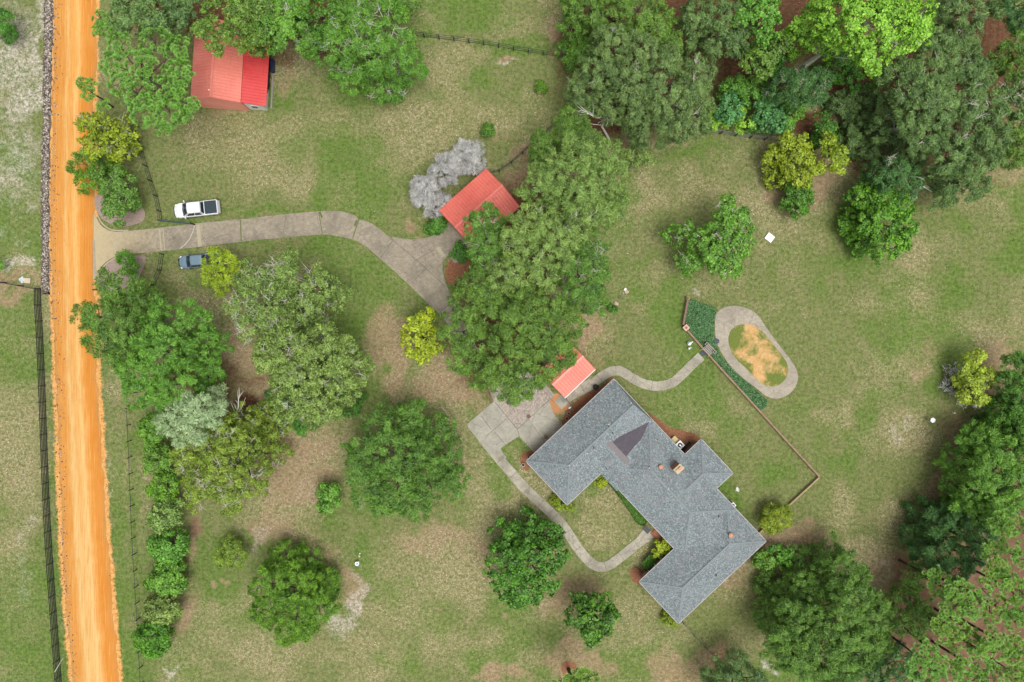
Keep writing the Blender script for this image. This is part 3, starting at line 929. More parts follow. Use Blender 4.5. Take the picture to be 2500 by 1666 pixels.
M_MULCHO = mulch('orange_pine_straw', (.30, .13, .055), (.50, .26, .12), (.36, .21, .10))
M_MULCHR = mulch('red_brown_mulch', (.12, .045, .025), (.32, .15, .085), (.20, .13, .06))
M_MULCHG = mulch('grey_mulch', (.20, .145, .12), (.36, .28, .235), (.28, .22, .19))
BEDS = [
    ('mulch_bed', M_MULCHO, [(1341, 979), (1350, 966), (1362, 960), (1376, 974), (1392, 990), (1380, 1002), (1362, 1012), (1350, 1005), (1343, 993)]),
    ('mulch_bed', M_MULCHR, [(1382, 1004), (1400, 985), (1430, 962), (1465, 945), (1495, 922), (1503, 936), (1450, 985), (1400, 1035), (1376, 1042), (1372, 1030)]),
    ('mulch_bed', M_MULCHR, [(1583, 1010), (1600, 1018), (1618, 1032), (1640, 1045), (1668, 1052), (1700, 1062), (1716, 1082), (1700, 1110), (1672, 1122), (1640, 1090)]),
    ('mulch_bed', M_MULCHR, [(1273, 1110), (1282, 1103), (1300, 1102), (1308, 1112), (1300, 1135), (1284, 1150), (1276, 1140), (1270, 1125)]),
    ('mulch_bed', M_MULCHR, [(1538, 1396), (1546, 1386), (1560, 1386), (1580, 1402), (1576, 1430), (1556, 1426), (1542, 1416)]),
    ('mulch_bed', M_MULCHG, [(231, 482), (250, 478), (300, 480), (330, 492), (352, 515), (352, 535), (338, 546), (312, 552), (285, 552), (262, 543), (244, 528), (234, 508)]),
    ('mulch_bed', M_MULCHG, [(241, 682), (252, 654), (275, 636), (300, 626), (335, 624), (356, 628), (352, 650), (338, 680), (310, 700), (270, 712), (243, 700)]),
    ('mulch_bed', M_MULCHR, [(1096, 640), (1112, 630), (1140, 618), (1150, 640), (1140, 668), (1115, 690), (1095, 692), (1086, 665)]),
    ('mulch_bed', M_MULCHR, [(1370, 1632), (1374, 1620), (1386, 1614), (1400, 1618), (1408, 1630), (1404, 1645), (1390, 1652), (1376, 1646)]),
]
for nm, m, pl in BEDS:
    structure(poly_sheet(nm, pts_w(jitter(smooth_line(pl, 4, True), .8, 7)), .022, m))
structure(poly_sheet('curved_kerb', pts_w(ribbon(smooth_line([(238, 524), (252, 548), (275, 562), (314, 563)], 5), 3)), .08, M_BAND, None, .09))
structure(poly_sheet('curved_kerb', pts_w(ribbon(smooth_line([(238, 692), (243, 668), (262, 643), (292, 625)], 5), 3)), .08, M_BAND, None, .09))


# ------------------------------------------------------------------ foliage engine
def unit(a):
    return a / (np.linalg.norm(a, axis=-1, keepdims=True) + 1e-9)


def leaf_quads(pos, nrm, w, l, rng, axis=None):
    n = len(pos)
    if axis is None: axis = rng.normal(size=(n, 3))
    nrm = unit(nrm)
    axis = unit(axis - nrm * np.sum(axis * nrm, -1, keepdims=True))
    side = np.cross(nrm, axis)
    w = np.broadcast_to(w, (n,))[:, None]; l = np.broadcast_to(l, (n,))[:, None]
    co = np.stack([pos - axis * l / 2, pos + side * w / 2 + axis * l * .1, pos + axis * l / 2, pos - side * w / 2 + axis * l * .1], 1)
    return co.reshape(-1, 3), np.arange(4 * n).reshape(-1, 4)


KIND = {  # leaf width, length, puff radius, cover, gloss of shape: zsquash, droop
    'oak': dict(w=.14, l=.34, pr=.55, cov=2.9, sq=.80, rad=.45),
    'fine': dict(w=.080, l=.44, pr=.48, cov=2.4, sq=.85, rad=.8),
    'broad': dict(w=.24, l=.36, pr=.50, cov=2.6, sq=.85, rad=.2, amp=.65),
    'dense': dict(w=.18, l=.32, pr=.50, cov=3.2, sq=.90, rad=.3, amp=.4),
    'sparse': dict(w=.12, l=.32, pr=.50, cov=1.7, sq=.75, rad=.4),
    'twiggy': dict(w=.040, l=.50, pr=.42, cov=1.5, sq=1.0, rad=1.4),
    'shrub': dict(w=.11, l=.20, pr=.30, cov=2.6, sq=.85, rad=.3, amp=.35),
}


def crown_leaves(lobes, kind, rng, cov=1.0):
    """lobes: list of (centre(3), r) ; returns co, quads, tint"""
    K = KIND[kind]
    C = np.array([c for c, r in lobes]); R = np.array([r for c, r in lobes])
    sq = K['sq']
    P, N, RR, CT, CC = [], [], [], [], []
    for i in range(len(lobes)):
        c, r = C[i], R[i]
        npf = int(2.6 * math.pi * r * r / (math.pi * K['pr'] ** 2) * 1.5) + 6
        d = rng.normal(size=(npf, 3)); d = unit(d)
        d[:, 2] = np.where(d[:, 2] < -.35, -d[:, 2], d[:, 2])
        # lumpy surface
        ph = rng.uniform(0, 6.28, 6)
        lump = 1 + .11 * np.sin(3 * np.arctan2(d[:, 1], d[:, 0]) + ph[0]) + .08 * np.sin(5 * np.arctan2(d[:, 1], d[:, 0]) + 4 * d[:, 2] + ph[1]) + .07 * np.sin(7 * d[:, 2] + 3 * d[:, 0] + ph[2])
        rad = np.where(rng.rand(npf) < .84, rng.uniform(.86, 1.0, npf), rng.uniform(.35, .85, npf)) * lump
        rc = float(np.clip(.34 * r, .55, 1.25))
        nc = max(5, int(2.6 * (r / rc) ** 2))
        dc = unit(rng.normal(size=(nc, 3))); dc[:, 2] = np.abs(dc[:, 2]) - .15
        dist = np.linalg.norm(d[:, None] - dc[None], axis=2) * r
        ic = np.argmin(dist, 1); dm = dist[np.arange(npf), ic] / rc
        amp = rng.uniform(.55, 1.9, nc)[ic] * K.get('amp', 1.0)
        off = np.clip(.42 * rc * amp * (1 - dm ** 2), -.45 * rc, None)
        p = c + d * np.array([r, r, r * sq]) * rad[:, None] + d * (off - .10 * rc)[:, None]
        cc_ = c + dc[ic] * np.array([r, r, r * sq]) * .72
        keep = (dm < 1.05) | (rng.rand(npf) < .30)
        ct = rng.normal(0, .17, nc)[ic]
        for j in range(len(lobes)):
            if j == i: continue
            q = (p - C[j]) / np.array([R[j], R[j], R[j] * sq])
            keep &= (np.linalg.norm(q, axis=1) > .72) | (rng.rand(npf) < .12)
        P.append(p[keep]); N.append(d[keep]); RR.append(rad[keep]); CT.append(ct[keep]); CC.append(cc_[keep])
    CT = np.concatenate(CT); CC = np.concatenate(CC)
    P = np.concatenate(P); N = np.concatenate(N); RR = np.concatenate(RR)
    npf = len(P)
    prs = K['pr'] * rng.uniform(.65, 1.35, npf)
    pt = np.clip(rng.normal(.5, .22, npf) + CT, 0, 1)
    nl = np.maximum(4, (2 * math.pi * prs ** 2 * K['cov'] * cov / (K['w'] * K['l'] * .5) * .30).astype(int))
    nl = np.where(RR < .84, (nl * .55).astype(int) + 2, nl)
    idx = np.repeat(np.arange(npf), nl)
    n = len(idx)
    d = unit(rng.normal(size=(n, 3)) + N[idx] * .7 + np.array([0, 0, .35]))
    rho = rng.uniform(.45, 1.08, n)
    pos = P[idx] + d * (prs[idx] * rho)[:, None] * np.array([1, 1, .8])
    pos[:, 2] = np.maximum(pos[:, 2], .12)
    nrm = unit(d * .55 + N[idx] * .35 + rng.normal(size=(n, 3)) * .45 + np.array([0, 0, .25]))
    axis = unit(pos - CC[idx]) * K['rad'] * 3 + rng.normal(size=(n, 3)) * .8
    s = rng.uniform(.65, 1.35, n)
    co, q = leaf_quads(pos, nrm, K['w'] * s, K['l'] * s, rng, axis)
    tint = np.clip(pt[idx] * .55 + rng.normal(.22, .20, n), 0, 1)
    return co, q, np.repeat(tint, 4)


def pine_tufts(lobes, rng, dens=1.0):
    T = []
    for c, r in lobes:
        n = int(15 * r * r * dens) + 8
        d = unit(rng.normal(size=(n, 3)))
        d[:, 2] = np.abs(d[:, 2]) * .9 - .1
        p = np.array(c) + d * np.array([r, r, r * .55]) * rng.uniform(.72, 1.05, (n, 1))
        T.append(np.concatenate([p, d], 1))
    T = np.concatenate(T)
    n = len(T); M = 20
    ctr = T[:, :3]; up = unit(T[:, 3:] * .8 + np.array([0, 0, 1.0]))
    a = unit(np.cross(up, rng.normal(size=(n, 3)))); b = np.cross(up, a)
    th = (np.arange(M) / M * 2 * math.pi)[None, :, None] + rng.uniform(0, 6.28, (n, 1, 1)) + rng.uniform(-.12, .12, (n, M, 1))
    rad = a[:, None] * np.cos(th) + b[:, None] * np.sin(th)
    tilt = rng.uniform(.25, .8, (n, M, 1))
    L = rng.uniform(.28, .44, (n, 1, 1)) * rng.uniform(.85, 1.15, (n, M, 1))
    dirv = unit(rad + up[:, None] * tilt)
    base = ctr[:, None] + dirv * .07
    tip = ctr[:, None] + dirv * L
    side = unit(np.cross(dirv, up[:, None] + 0 * dirv)) * .040
    mid = ctr[:, None] + dirv * L * .6
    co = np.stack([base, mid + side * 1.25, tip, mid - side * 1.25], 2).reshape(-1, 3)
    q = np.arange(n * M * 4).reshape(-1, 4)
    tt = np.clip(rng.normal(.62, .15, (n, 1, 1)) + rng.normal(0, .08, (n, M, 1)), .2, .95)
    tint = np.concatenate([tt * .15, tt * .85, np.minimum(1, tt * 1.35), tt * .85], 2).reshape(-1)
    return co, q, tint


def wood(root_xy, lobes, H, rng, r0, twigs=0, sub=5, lean=None, straight=False):
    mb = MB()
    R = random.Random(int(rng.randint(1e6)))
    top = Vector((0, 0, H * (.86 if straight else .42)))
    if lean: top += Vector(lean)
    mid = top * .5 + Vector((R.uniform(-.2, .2), R.uniform(-.2, .2), 0))
    mb.tube([(0, 0, -.1), (0, 0, .25), mid, top], [r0 * 1.35, r0 * 1.05, r0 * .85, r0 * (.3 if straight else .6)], 8)
    for c, r in lobes:
        c = Vector(c)
        if straight:
            st = Vector((top.x, top.y, max(H * .4, min(c.z - .3, top.z))))
            st = Vector((top.x * st.z / max(top.z, .1), top.y * st.z / max(top.z, .1), st.z))
        else:
            st = top * R.uniform(.8, 1.0)
        m = st.lerp(c, .55) + Vector((R.uniform(-.3, .3), R.uniform(-.3, .3), R.uniform(.0, .4)))
        rl = min(r0 * .45, .05 + r * .035)
        mb.tube([st, m, c], [rl, rl * .75, rl * .5], 5)
        for k in range(sub):
            a = R.uniform(0, 6.28); e = R.uniform(.1, 1.1)
            d = Vector((math.cos(a) * math.cos(e), math.sin(a) * math.cos(e), math.sin(e) * .8)) * r * .9
            h = c + d * .5 + Vector((R.uniform(-.2, .2), R.uniform(-.2, .2), R.uniform(-.1, .2))) * r * .3
            mb.tube([c, h, c + d], [rl * .5, rl * .33, .015], 4, False)
    trunk = mb
    tw = None
    if twigs:
        tw = MB()
        for c, r in lobes:
            c = Vector(c)
            for k in range(int(twigs * r * 1.3)):
                a = R.uniform(0, 6.28); e = R.uniform(.15, 1.4)
                d = Vector((math.cos(a) * math.cos(e), math.sin(a) * math.cos(e), math.sin(e) * .85))
                p = c + d * r * R.uniform(.45, .7)
                side = Vector((R.uniform(-1, 1), R.uniform(-1, 1), 0)) * .5
                q = c + d * r * R.uniform(1.02, 1.16) + side
                m = p.lerp(q, .5) + Vector((R.uniform(-.25, .25), R.uniform(-.25, .25), R.uniform(-.1, .25)))
                tw.tube([p, m, q], [.042, .030, .012], 4, False)
                for j in range(5):
                    t_ = R.uniform(.25, .95)
                    s = p.lerp(m, t_ * 2) if t_ < .5 else m.lerp(q, t_ * 2 - 1)
                    e2 = s + Vector((R.uniform(-.8, .8), R.uniform(-.8, .8), R.uniform(0, .45))) * R.uniform(.5, 1.3) + (q - p) * .25
                    m2 = s.lerp(e2, .5) + Vector((R.uniform(-.12, .12), R.uniform(-.12, .12), .05))
                    tw.tube([s, m2, e2], [.022, .018, .008], 3, False)
                    e3 = m2 + Vector((R.uniform(-.5, .5), R.uniform(-.5, .5), R.uniform(0, .25)))
                    tw.tube([m2, e3], [.015, .008], 3, False)
    return trunk, tw


SEED = [100]


def tree(name, cat, label, group, kind, col, H, lobes, cov=1.0, twigs=0, r0=None, base=None, drop=.12, sub=5, zc=None, crown_name='crown'):
    """lobes in reference units: (u, v, r[, dz metres])"""
    SEED[0] += 1
    rng = np.random.RandomState(SEED[0])
    cu = sum(l[0] * l[2] for l in lobes) / sum(l[2] for l in lobes); cv = sum(l[1] * l[2] for l in lobes) / sum(l[2] for l in lobes)
    Lw = []
    for l in lobes:
        dz = l[3] if len(l) > 3 else 0
        rw = l[2] * PX * (HC - H) / HC
        sq = .55 if kind == 'pine' else (KIND[kind]['sq'] if kind in KIND else .85)
        dist = math.hypot(l[0] - cu, l[1] - cv) * PX
        # boughs on the near side of an obliquely seen crown hang lower
        inner = (math.hypot(cu - 1250, cv - 833) - math.hypot(l[0] - 1250, l[1] - 833)) * PX
        side_ = min(1.0, math.hypot(cu - 1250, cv - 833) / 900) if kind != 'pine' else 0
        zz = max(rw * sq * .55, H - rw * sq - dist * drop - max(0, inner) * side_ * 1.15 + dz)
        zv = zz + rw * sq * .4       # height of the silhouette
        p = W(l[0], l[1], zv)
        rr_ = l[2] * PX * (HC - zv) / HC
        # centre of the ellipsoid sits a little lower; keep its visible middle in place
        Lw.append((Vector((p.x, p.y, zz)), rr_))
    shifted = False
    if base is None:
        s = sum(r for c, r in Lw)
        bx = sum(c.x * r for c, r in Lw) / s; by = sum(c.y * r for c, r in Lw) / s
        # keep the foot of the trunk well under its crown: tall edge trees lean a little
        ext = max(math.hypot(l[0] - cu, l[1] - cv) + l[2] for l in lobes)
        gu, gv = 1250 + bx / PX, 833 - by / PX
        sh = math.hypot(cu - gu, cv - gv)
        if sh > .38 * ext:
            f_ = .38 * ext / sh
            b = W(cu + (gu - cu) * f_, cv + (gv - cv) * f_); bx, by = b.x, b.y
            shifted = True
    else:
        b = W(*base); bx, by = b.x, b.y
    root = thing(name, (bx, by, 0), 0, label, cat, group)
    loc = [(np.array((c.x - bx, c.y - by, c.z)), r) for c, r in Lw]
    lean = None
    if kind == 'pine' or base is not None or shifted:
        m = sum((Vector(c) * r for c, r in loc), Vector()) / sum(r for c, r in loc)
        k_ = .86 if kind == 'pine' else .42
        lean = (m.x * k_, m.y * k_, 0)
    if r0 is None: r0 = .08 + .022 * H
    tr, tw = wood((bx, by), loc, H, rng, r0, twigs, sub, lean, straight=(kind == 'pine'))
    tr.build('trunk', BARKD if kind == 'pine' else (BARKP if col == 'spring' and H > 10 else BARK), root)
    if tw: tw.build('crown_twigs', BARKP, root)
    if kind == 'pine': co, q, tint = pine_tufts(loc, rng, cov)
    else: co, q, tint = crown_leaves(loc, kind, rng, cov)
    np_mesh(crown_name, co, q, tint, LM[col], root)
    return root


# --- top left group
NW = 'trees of the north west corner'
tree('oak_tree', 'tree', 'grey green oak at the top edge between the clay road and the red barn', NW, 'oak', 'oakgrey', 13, [(330, 10, 55), (390, 30, 62), (450, 15, 60), (300, 50, 32), (420, 60, 35)])
tree('oak_tree', 'tree', 'green oak whose branch hangs over the top of the red barn roof', NW, 'oak', 'oak', 14, [(560, 20, 62), (625, 30, 60), (540, 88, 42, -1), (500, 70, 26, -1), (590, 70, 42), (620, 95, 36, -1), (660, 90, 34, -1)], base=(665, 20))
tree('oak_tree', 'tree', 'bright green oak with pale twigs right of the barn beside the shady trees', NW, 'oak', 'bright', 13, [(690, 40, 50), (655, 70, 40), (735, 90, 34), (700, 0, 46)], twigs=1.0)
tree('oak_tree', 'tree', 'dark shaded tree at the top edge between two bright oaks', NW, 'oak', 'dark', 9, [(775, 40, 50), (800, 10, 45), (765, 90, 24)])
tree('oak_tree', 'tree', 'light green spreading oak with many bare pale branches right of the barn', NW, 'fine', 'bright', 11, [(870, 50, 62), (940, 60, 60), (810, 110, 48), (885, 120, 62), (960, 130, 56), (850, 175, 42, -1), (930, 195, 48, -1), (1005, 165, 36, -1), (980, 215, 26, -2)], twigs=2.4, cov=1.1)
tree('oak_tree', 'tree', 'small dark green tree at the top edge behind the light green oak', NW, 'oak', 'oak', 8, [(985, 8, 34), (960, -20, 40)])
tree('pine_tree', 'tree', 'wide pine of bright needle tufts between the clay road and the red barn', NW, 'pine', 'pine', 14, [(290, 110, 34), (375, 100, 40), (430, 120, 34), (270, 155, 30), (340, 150, 38), (430, 180, 40), (290, 200, 32), (330, 225, 42), (400, 215, 42), (350, 265, 42), (410, 270, 40), (455, 255, 28), (395, 312, 18), (450, 285, 20)], cov=1.15, base=(352, 192))
tree('pine_tree', 'tree', 'small dark pine leaning at the road edge above the wide pine', NW, 'pine', 'pine', 10, [(245, 45, 22), (265, 70, 28), (240, 75, 16)], base=(300, 80))
tree('pine_tree', 'tree', 'thin pine bough reaching out over the clay road', NW, 'pine', 'pine', 8, [(198, 200, 13), (215, 228, 18), (222, 205, 12), (252, 258, 16)], base=(276, 262), r0=.12)
tree('small_tree', 'tree', 'olive yellow small tree beside the clay road above the dark bush', NW, 'broad', 'olive', 6.5, [(218, 300, 26), (250, 310, 34), (300, 320, 30), (235, 355, 36), (285, 355, 36), (320, 360, 22)], cov=.75, twigs=1.5)
tree('bush', 'bush', 'dark green bush overhanging the clay road', NW, 'fine', 'round', 4.5, [(205, 400, 32), (240, 410, 34), (215, 440, 30)])
tree('small_tree', 'tree', 'mixed green and rust small tree in the mulch bed north of the driveway', NW, 'oak', 'oak', 5.5, [(270, 440, 36), (305, 450, 34), (295, 485, 32), (275, 510, 22), (285, 530, 14), (325, 490, 16)], cov=.9)
tree('bush', 'bush', 'small dark bush in the mulch bed south of the driveway', None, 'fine', 'round', 3.0, [(300, 628, 13), (313, 645, 19), (320, 664, 10)])
tree('bush', 'bush', 'dark leafy bush cut by the left edge near the top', None, 'fine', 'dark', 4.0, [(5, 55, 32), (18, 78, 18)])
tree('bush', 'bush', 'tiny bright bush cut by the left edge beside the sandy patch', None, 'shrub', 'bright', 1.5, [(-2, 648, 11)])
tree('small_tree', 'tree', 'yellow green young tree hanging over the rear of the dark pickup', None, 'fine', 'lime', 5.5, [(524, 635, 26), (552, 642, 24), (520, 668, 24), (545, 682, 26), (572, 655, 20), (532, 702, 16)], cov=.9, base=(538, 668), crown_name='crown')
# --- west middle
WM = 'trees between the clay road and the lawn'
tree('oak_tree', 'tree', 'dark feathery evergreen tree overhanging the clay road south of the driveway', WM, 'fine', 'oak', 12, [(285, 705, 46), (330, 735, 50), (235, 775, 44), (285, 790, 60), (345, 790, 50), (250, 830, 44), (310, 850, 54), (205, 760, 20)])
tree('oak_tree', 'tree', 'bright mid green tree with layered boughs right of the dark evergreen', WM, 'fine', 'bright', 13, [(400, 780, 46), (450, 800, 60), (390, 850, 62), (470, 870, 66), (510, 840, 44), (340, 910, 52), (430, 940, 66), (500, 910, 44), (330, 960, 38), (390, 985, 40)], cov=1.1)
tree('small_tree', 'tree', 'pale silvery green tree between the bright tree and the olive oak', WM, 'fine', 'pale', 13, [(428, 1025, 42), (470, 1000, 46), (503, 1005, 42), (455, 1050, 40), (522, 980, 30)], cov=1.0)
tree('oak_tree', 'tree', 'large thin crowned light oak with silver twigs in the left lawn', WM, 'sparse', 'light', 11, [(620, 690, 50), (690, 660, 44), (650, 740, 56), (590, 740, 38), (770, 700, 52), (820, 730, 36), (735, 760, 50), (680, 800, 56), (620, 800, 44), (780, 800, 48)], twigs=3.0, cov=1.0)
tree('oak_tree', 'tree', 'mid green oak joined below the thin crowned light oak', WM, 'oak', 'light', 13, [(700, 850, 62), (770, 860, 62), (830, 860, 46), (860, 900, 42), (790, 920, 56), (720, 930, 56), (830, 950, 42), (760, 980, 50), (700, 990, 40), (790, 1010, 34), (660, 880, 36)], cov=.95, twigs=1.6)
tree('oak_tree', 'tree', 'dark evergreen tree showing under the lower edge of the mid green oak', WM, 'fine', 'dark', 7, [(700, 960, 46), (850, 985, 34), (740, 1020, 38)])
tree('oak_tree', 'tree', 'olive green open crowned oak beside the hedge row', WM, 'sparse', 'olivegreen', 9, [(600, 1030, 40), (650, 1060, 42), (550, 1060, 46), (500, 1090, 46), (600, 1110, 52), (660, 1110, 36), (450, 1120, 36), (540, 1150, 52), (610, 1170, 44), (490, 1170, 44), (560, 1215, 34), (480, 1215, 28), (640, 1010, 30), (700, 1030, 26)], cov=1.5, twigs=2.0)
# dead snag
hedge = 'row of clipped round evergreen shrubs beside the wire fence'
for u, v, r1, r2, lab in [
    (378, 1050, 36, 30, 'topmost shrub of the round evergreen row, left of the silvery tree'),
    (384, 1122, 32, 26, 'second shrub from the top of the round evergreen row'),
    (398, 1186, 36, 30, 'deep green third shrub from the top of the round evergreen row'),
    (404, 1258, 42, 34, 'pale topped fourth shrub of the round evergreen row'),
    (410, 1332, 42, 34, 'glossy leaved fifth shrub of the round evergreen row'),
    (405, 1412, 46, 36, 'wide sixth shrub of the round evergreen row'),
    (392, 1484, 42, 34, 'grey topped shrub second from the bottom of the round evergreen row'),
    (372, 1558, 46, 34, 'bottom shrub of the round evergreen row')]:
    tree('round_shrub', 'shrub', lab, hedge, 'dense', 'light' if 'pale' in lab or 'grey' in lab else ('round' if 'deep' in lab or 'bottom shrub' in lab else 'bright'), 4.2, [(u, v, r1 * .92), (u - 11, v + 12, r2 * .85), (u + 12, v - 11, r2 * .85), (u + 13, v + 11, r2 * .75)], cov=1.1)
# --- lawn trees
LT = 'single trees on the lawn'
tree('oak_tree', 'tree', 'large round feathery oak left of the patio', LT, 'fine', 'oak', 10, [(940, 1040, 50), (1000, 1035, 52), (1060, 1060, 48), (895, 1110, 50), (960, 1110, 62), (1030, 1120, 62), (1090, 1120, 42), (900, 1180, 46), (970, 1190, 60), (1050, 1190, 52), (1100, 1180, 36), (940, 1230, 36), (1010, 1230, 40), (870, 1150, 30)], cov=1.15)
tree('oak_tree', 'tree', 'round deep green tree beside the pale dirt patch in the lower left lawn', LT, 'fine', 'round', 7.5, [(700, 1375, 46), (745, 1370, 44), (660, 1430, 46), (720, 1440, 60), (780, 1430, 44), (660, 1490, 42), (720, 1510, 54), (775, 1490, 44), (700, 1545, 24), (740, 1545, 24)], cov=1.2)
tree('magnolia_tree', 'tree', 'dense dark broad leaved tree beside the bend of the front path', LT, 'broad', 'dark', 7.5, [(1235, 1310, 40), (1290, 1300, 44), (1340, 1310, 36), (1225, 1370, 42), (1290, 1370, 56), (1345, 1360, 36), (1230, 1420, 34), (1280, 1440, 44), (1330, 1420, 34), (1255, 1462, 18)], cov=1.5)
tree('magnolia_tree', 'tree', 'small dark broad leaved tree below the bend of the front path', LT, 'broad', 'dark', 7, [(1430, 1470, 28), (1470, 1475, 26), (1420, 1510, 32), (1460, 1515, 40), (1485, 1520, 22), (1445, 1548, 26)], cov=1.5)
tree('lime_tree', 'tree', 'vivid yellow green tree between the driveway end and the dark oaks', LT, 'broad', 'lime', 6, [(1010, 790, 22), (1035, 790, 26), (1005, 825, 26), (1040, 830, 28), (1030, 860, 26), (1010, 860, 20), (1042, 768, 12), (1065, 850, 14)], cov=.95)
tree('bush', 'bush', 'lone bright green pointed bush left of the large round oak', LT, 'dense', 'bright', 3.5, [(795, 1205, 24), (810, 1215, 26), (800, 1235, 20)])
tree('bush', 'bush', 'pale fuzzy bush in the lawn right of the evergreen row', LT, 'fine', 'olivegreen', 3.5, [(560, 1340, 24), (570, 1358, 26), (552, 1362, 20)])
tree('bush', 'bush', 'small dark round bush in the lawn above the garage', LT, 'shrub', 'dark', 1.8, [(1189, 316, 12), (1194, 322, 12), (1187, 323, 9)], cov=1.2)
tree('bush', 'bush', 'small olive round bush between the fence and the big oaks', LT, 'shrub', 'round', 1.6, [(1320, 209, 11), (1325, 213, 11), (1319, 215, 9)], cov=1.0)
tree('pine_tree', 'tree', 'pale green pine rising from the red mulch ring at the bottom edge', LT, 'pine', 'pine', 10, [(1385, 1672, 20), (1420, 1655, 26), (1445, 1668, 22), (1410, 1690, 40), (1360, 1690, 26)], base=(1388, 1634), r0=.24)
# --- centre group
CG = 'oaks in the middle of the lawn'
tree('oak_tree', 'tree', 'oak at the top of the central group beside the bare fork', CG, 'fine', 'oak', 11, [(1400, 300, 36), (1385, 330, 36), (1420, 335, 32), (1330, 350, 34), (1320, 380, 26)])
tree('oak_tree', 'tree', 'big pale green oak right of the garage in the central group', CG, 'fine', 'light', 15, [(1430, 370, 52), (1480, 390, 44), (1360, 420, 44), (1320, 450, 46), (1410, 450, 62), (1480, 450, 50), (1370, 500, 44), (1450, 510, 50), (1500, 500, 26, -2)], cov=1.3)
tree('oak_tree', 'tree', 'low thin leaved branchy oak right of the central group top', CG, 'sparse', 'light', 5, [(1540, 380, 24), (1570, 385, 22), (1525, 410, 20)])
tree('oak_tree', 'tree', 'green oak covering the corner of the red garage', CG, 'fine', 'oak', 12, [(1190, 530, 36), (1165, 565, 34), (1200, 585, 34), (1180, 605, 36), (1225, 635, 38), (1190, 645, 32), (1165, 545, 22)], cov=1.3, twigs=1.2)
tree('oak_tree', 'tree', 'bright green oak in the heart of the central group', CG, 'fine', 'light', 15, [(1290, 550, 48), (1350, 560, 56), (1270, 600, 46), (1330, 620, 58), (1400, 560, 40), (1270, 660, 48), (1330, 670, 36), (1230, 670, 36), (1410, 520, 34)], cov=1.3, twigs=.8)
tree('oak_tree', 'tree', 'deep green oak with bare forks on the right side of the central group', CG, 'fine', 'oak', 11, [(1440, 600, 40), (1450, 650, 38), (1420, 690, 44), (1440, 730, 34), (1380, 720, 36), (1400, 640, 40)], twigs=2.2, cov=1.2)
tree('oak_tree', 'tree', 'dark green oak at the end of the driveway', CG, 'fine', 'oak', 12, [(1170, 700, 46), (1220, 720, 50), (1140, 750, 44), (1200, 770, 56), (1130, 810, 50), (1180, 840, 56), (1130, 870, 40), (1170, 900, 40)], cov=1.3)
tree('oak_tree', 'tree', 'dense mid green oak hanging over the patio and shed roof', CG, 'fine', 'oak', 14, [(1290, 740, 50), (1340, 750, 46), (1270, 800, 60), (1340, 810, 56), (1390, 790, 36), (1240, 860, 60), (1310, 860, 58), (1360, 860, 40), (1220, 915, 44), (1280, 925, 44), (1250, 958, 28), (1330, 900, 34)], cov=1.3)
# --- bare grey shrubs
for k, (u, v, r, lab) in enumerate([(1142, 384, 42, 'upper leafless silver grey shrub behind the garage'), (1088, 418, 44, 'middle leafless silver grey shrub behind the garage'),
                                    (1042, 466, 38, 'leftmost leafless silver grey shrub behind the garage'), (1062, 502, 34, 'lowest leafless silver grey shrub by the garage corner')]):
    rng = np.random.RandomState(900 + k)
    h = 3.0
    c = W(u, v, 1.6); R = r * PX * .98
    root = thing('bare_shrub', (c.x, c.y, 0), 0, lab, 'shrub', 'leafless shrubs behind the garage')
    mb = MB(); rd = random.Random(k)
    for j in range(46):
        a = rd.uniform(0, 6.28); e = rd.uniform(.25, 1.45)
        tip = Vector((math.cos(a) * math.cos(e) * R * .8, math.sin(a) * math.cos(e) * R * .8, h * (.35 + .5 * math.sin(e))))
        mb.tube([(0, 0, 0), tip * .5 + Vector((0, 0, .2)), tip], [.04, .03, .015], 4, False)
    mb.build('stems', BARK, root)
    lb = [(np.array((rd.uniform(-.45, .45) * R, rd.uniform(-.45, .45) * R, 1.5)), R * rd.uniform(.5, .72)) for _ in range(5)] + [(np.array((0., 0., 1.6)), R * .8)]
    co, q, tint = crown_leaves(lb, 'twiggy', rng, 1.0)
    np_mesh('twigs', co, q, tint, LM['bare'], root)
tree('bush', 'bush', 'glossy dark evergreen bush at the left corner of the garage', 'bushes beside the garage', 'dense', 'dark', 1.7, [(1055, 552, 15), (1070, 556, 14), (1066, 545, 12)])
tree('bush', 'bush', 'glossy dark evergreen bush in the mulch below the garage', 'bushes beside the garage', 'dense', 'dark', 1.8, [(1120, 612, 18), (1130, 622, 14)])
# --- right lawn
tree('oak_tree', 'tree', 'tall narrow bright green tree left of the white board on the lawn', LT, 'broad', 'bright', 8, [(1780, 515, 34), (1805, 540, 30), (1765, 560, 36), (1790, 600, 36), (1745, 620, 30), (1690, 640, 26), (1665, 640, 18), (1790, 640, 28), (1645, 575, 22), (1675, 560, 18), (1715, 590, 28), (1760, 655, 20), (1818, 590, 18)], cov=1.0, twigs=1.2)
tree('small_tree', 'tree', 'yellow olive tree beside the fence at the right lawn', LT, 'broad', 'olive', 5.5, [(1930, 350, 24), (1900, 385, 30), (1950, 385, 36), (1900, 425, 32), (1945, 430, 34), (1985, 410, 22), (1960, 345, 14)], cov=1.1)
tree('small_tree', 'tree', 'small green yellow tree tucked between the olive tree and the giant oak', LT, 'broad', 'olive', 5.5, [(2025, 345, 20), (2040, 375, 24), (2050, 400, 20), (2020, 370, 16)])
tree('round_shrub', 'shrub', 'compact dark round tree just below the yellow olive tree', LT, 'dense', 'dark', 4, [(1945, 478, 30), (1962, 470, 26), (1950, 496, 26), (1930, 490, 20)], cov=1.1)
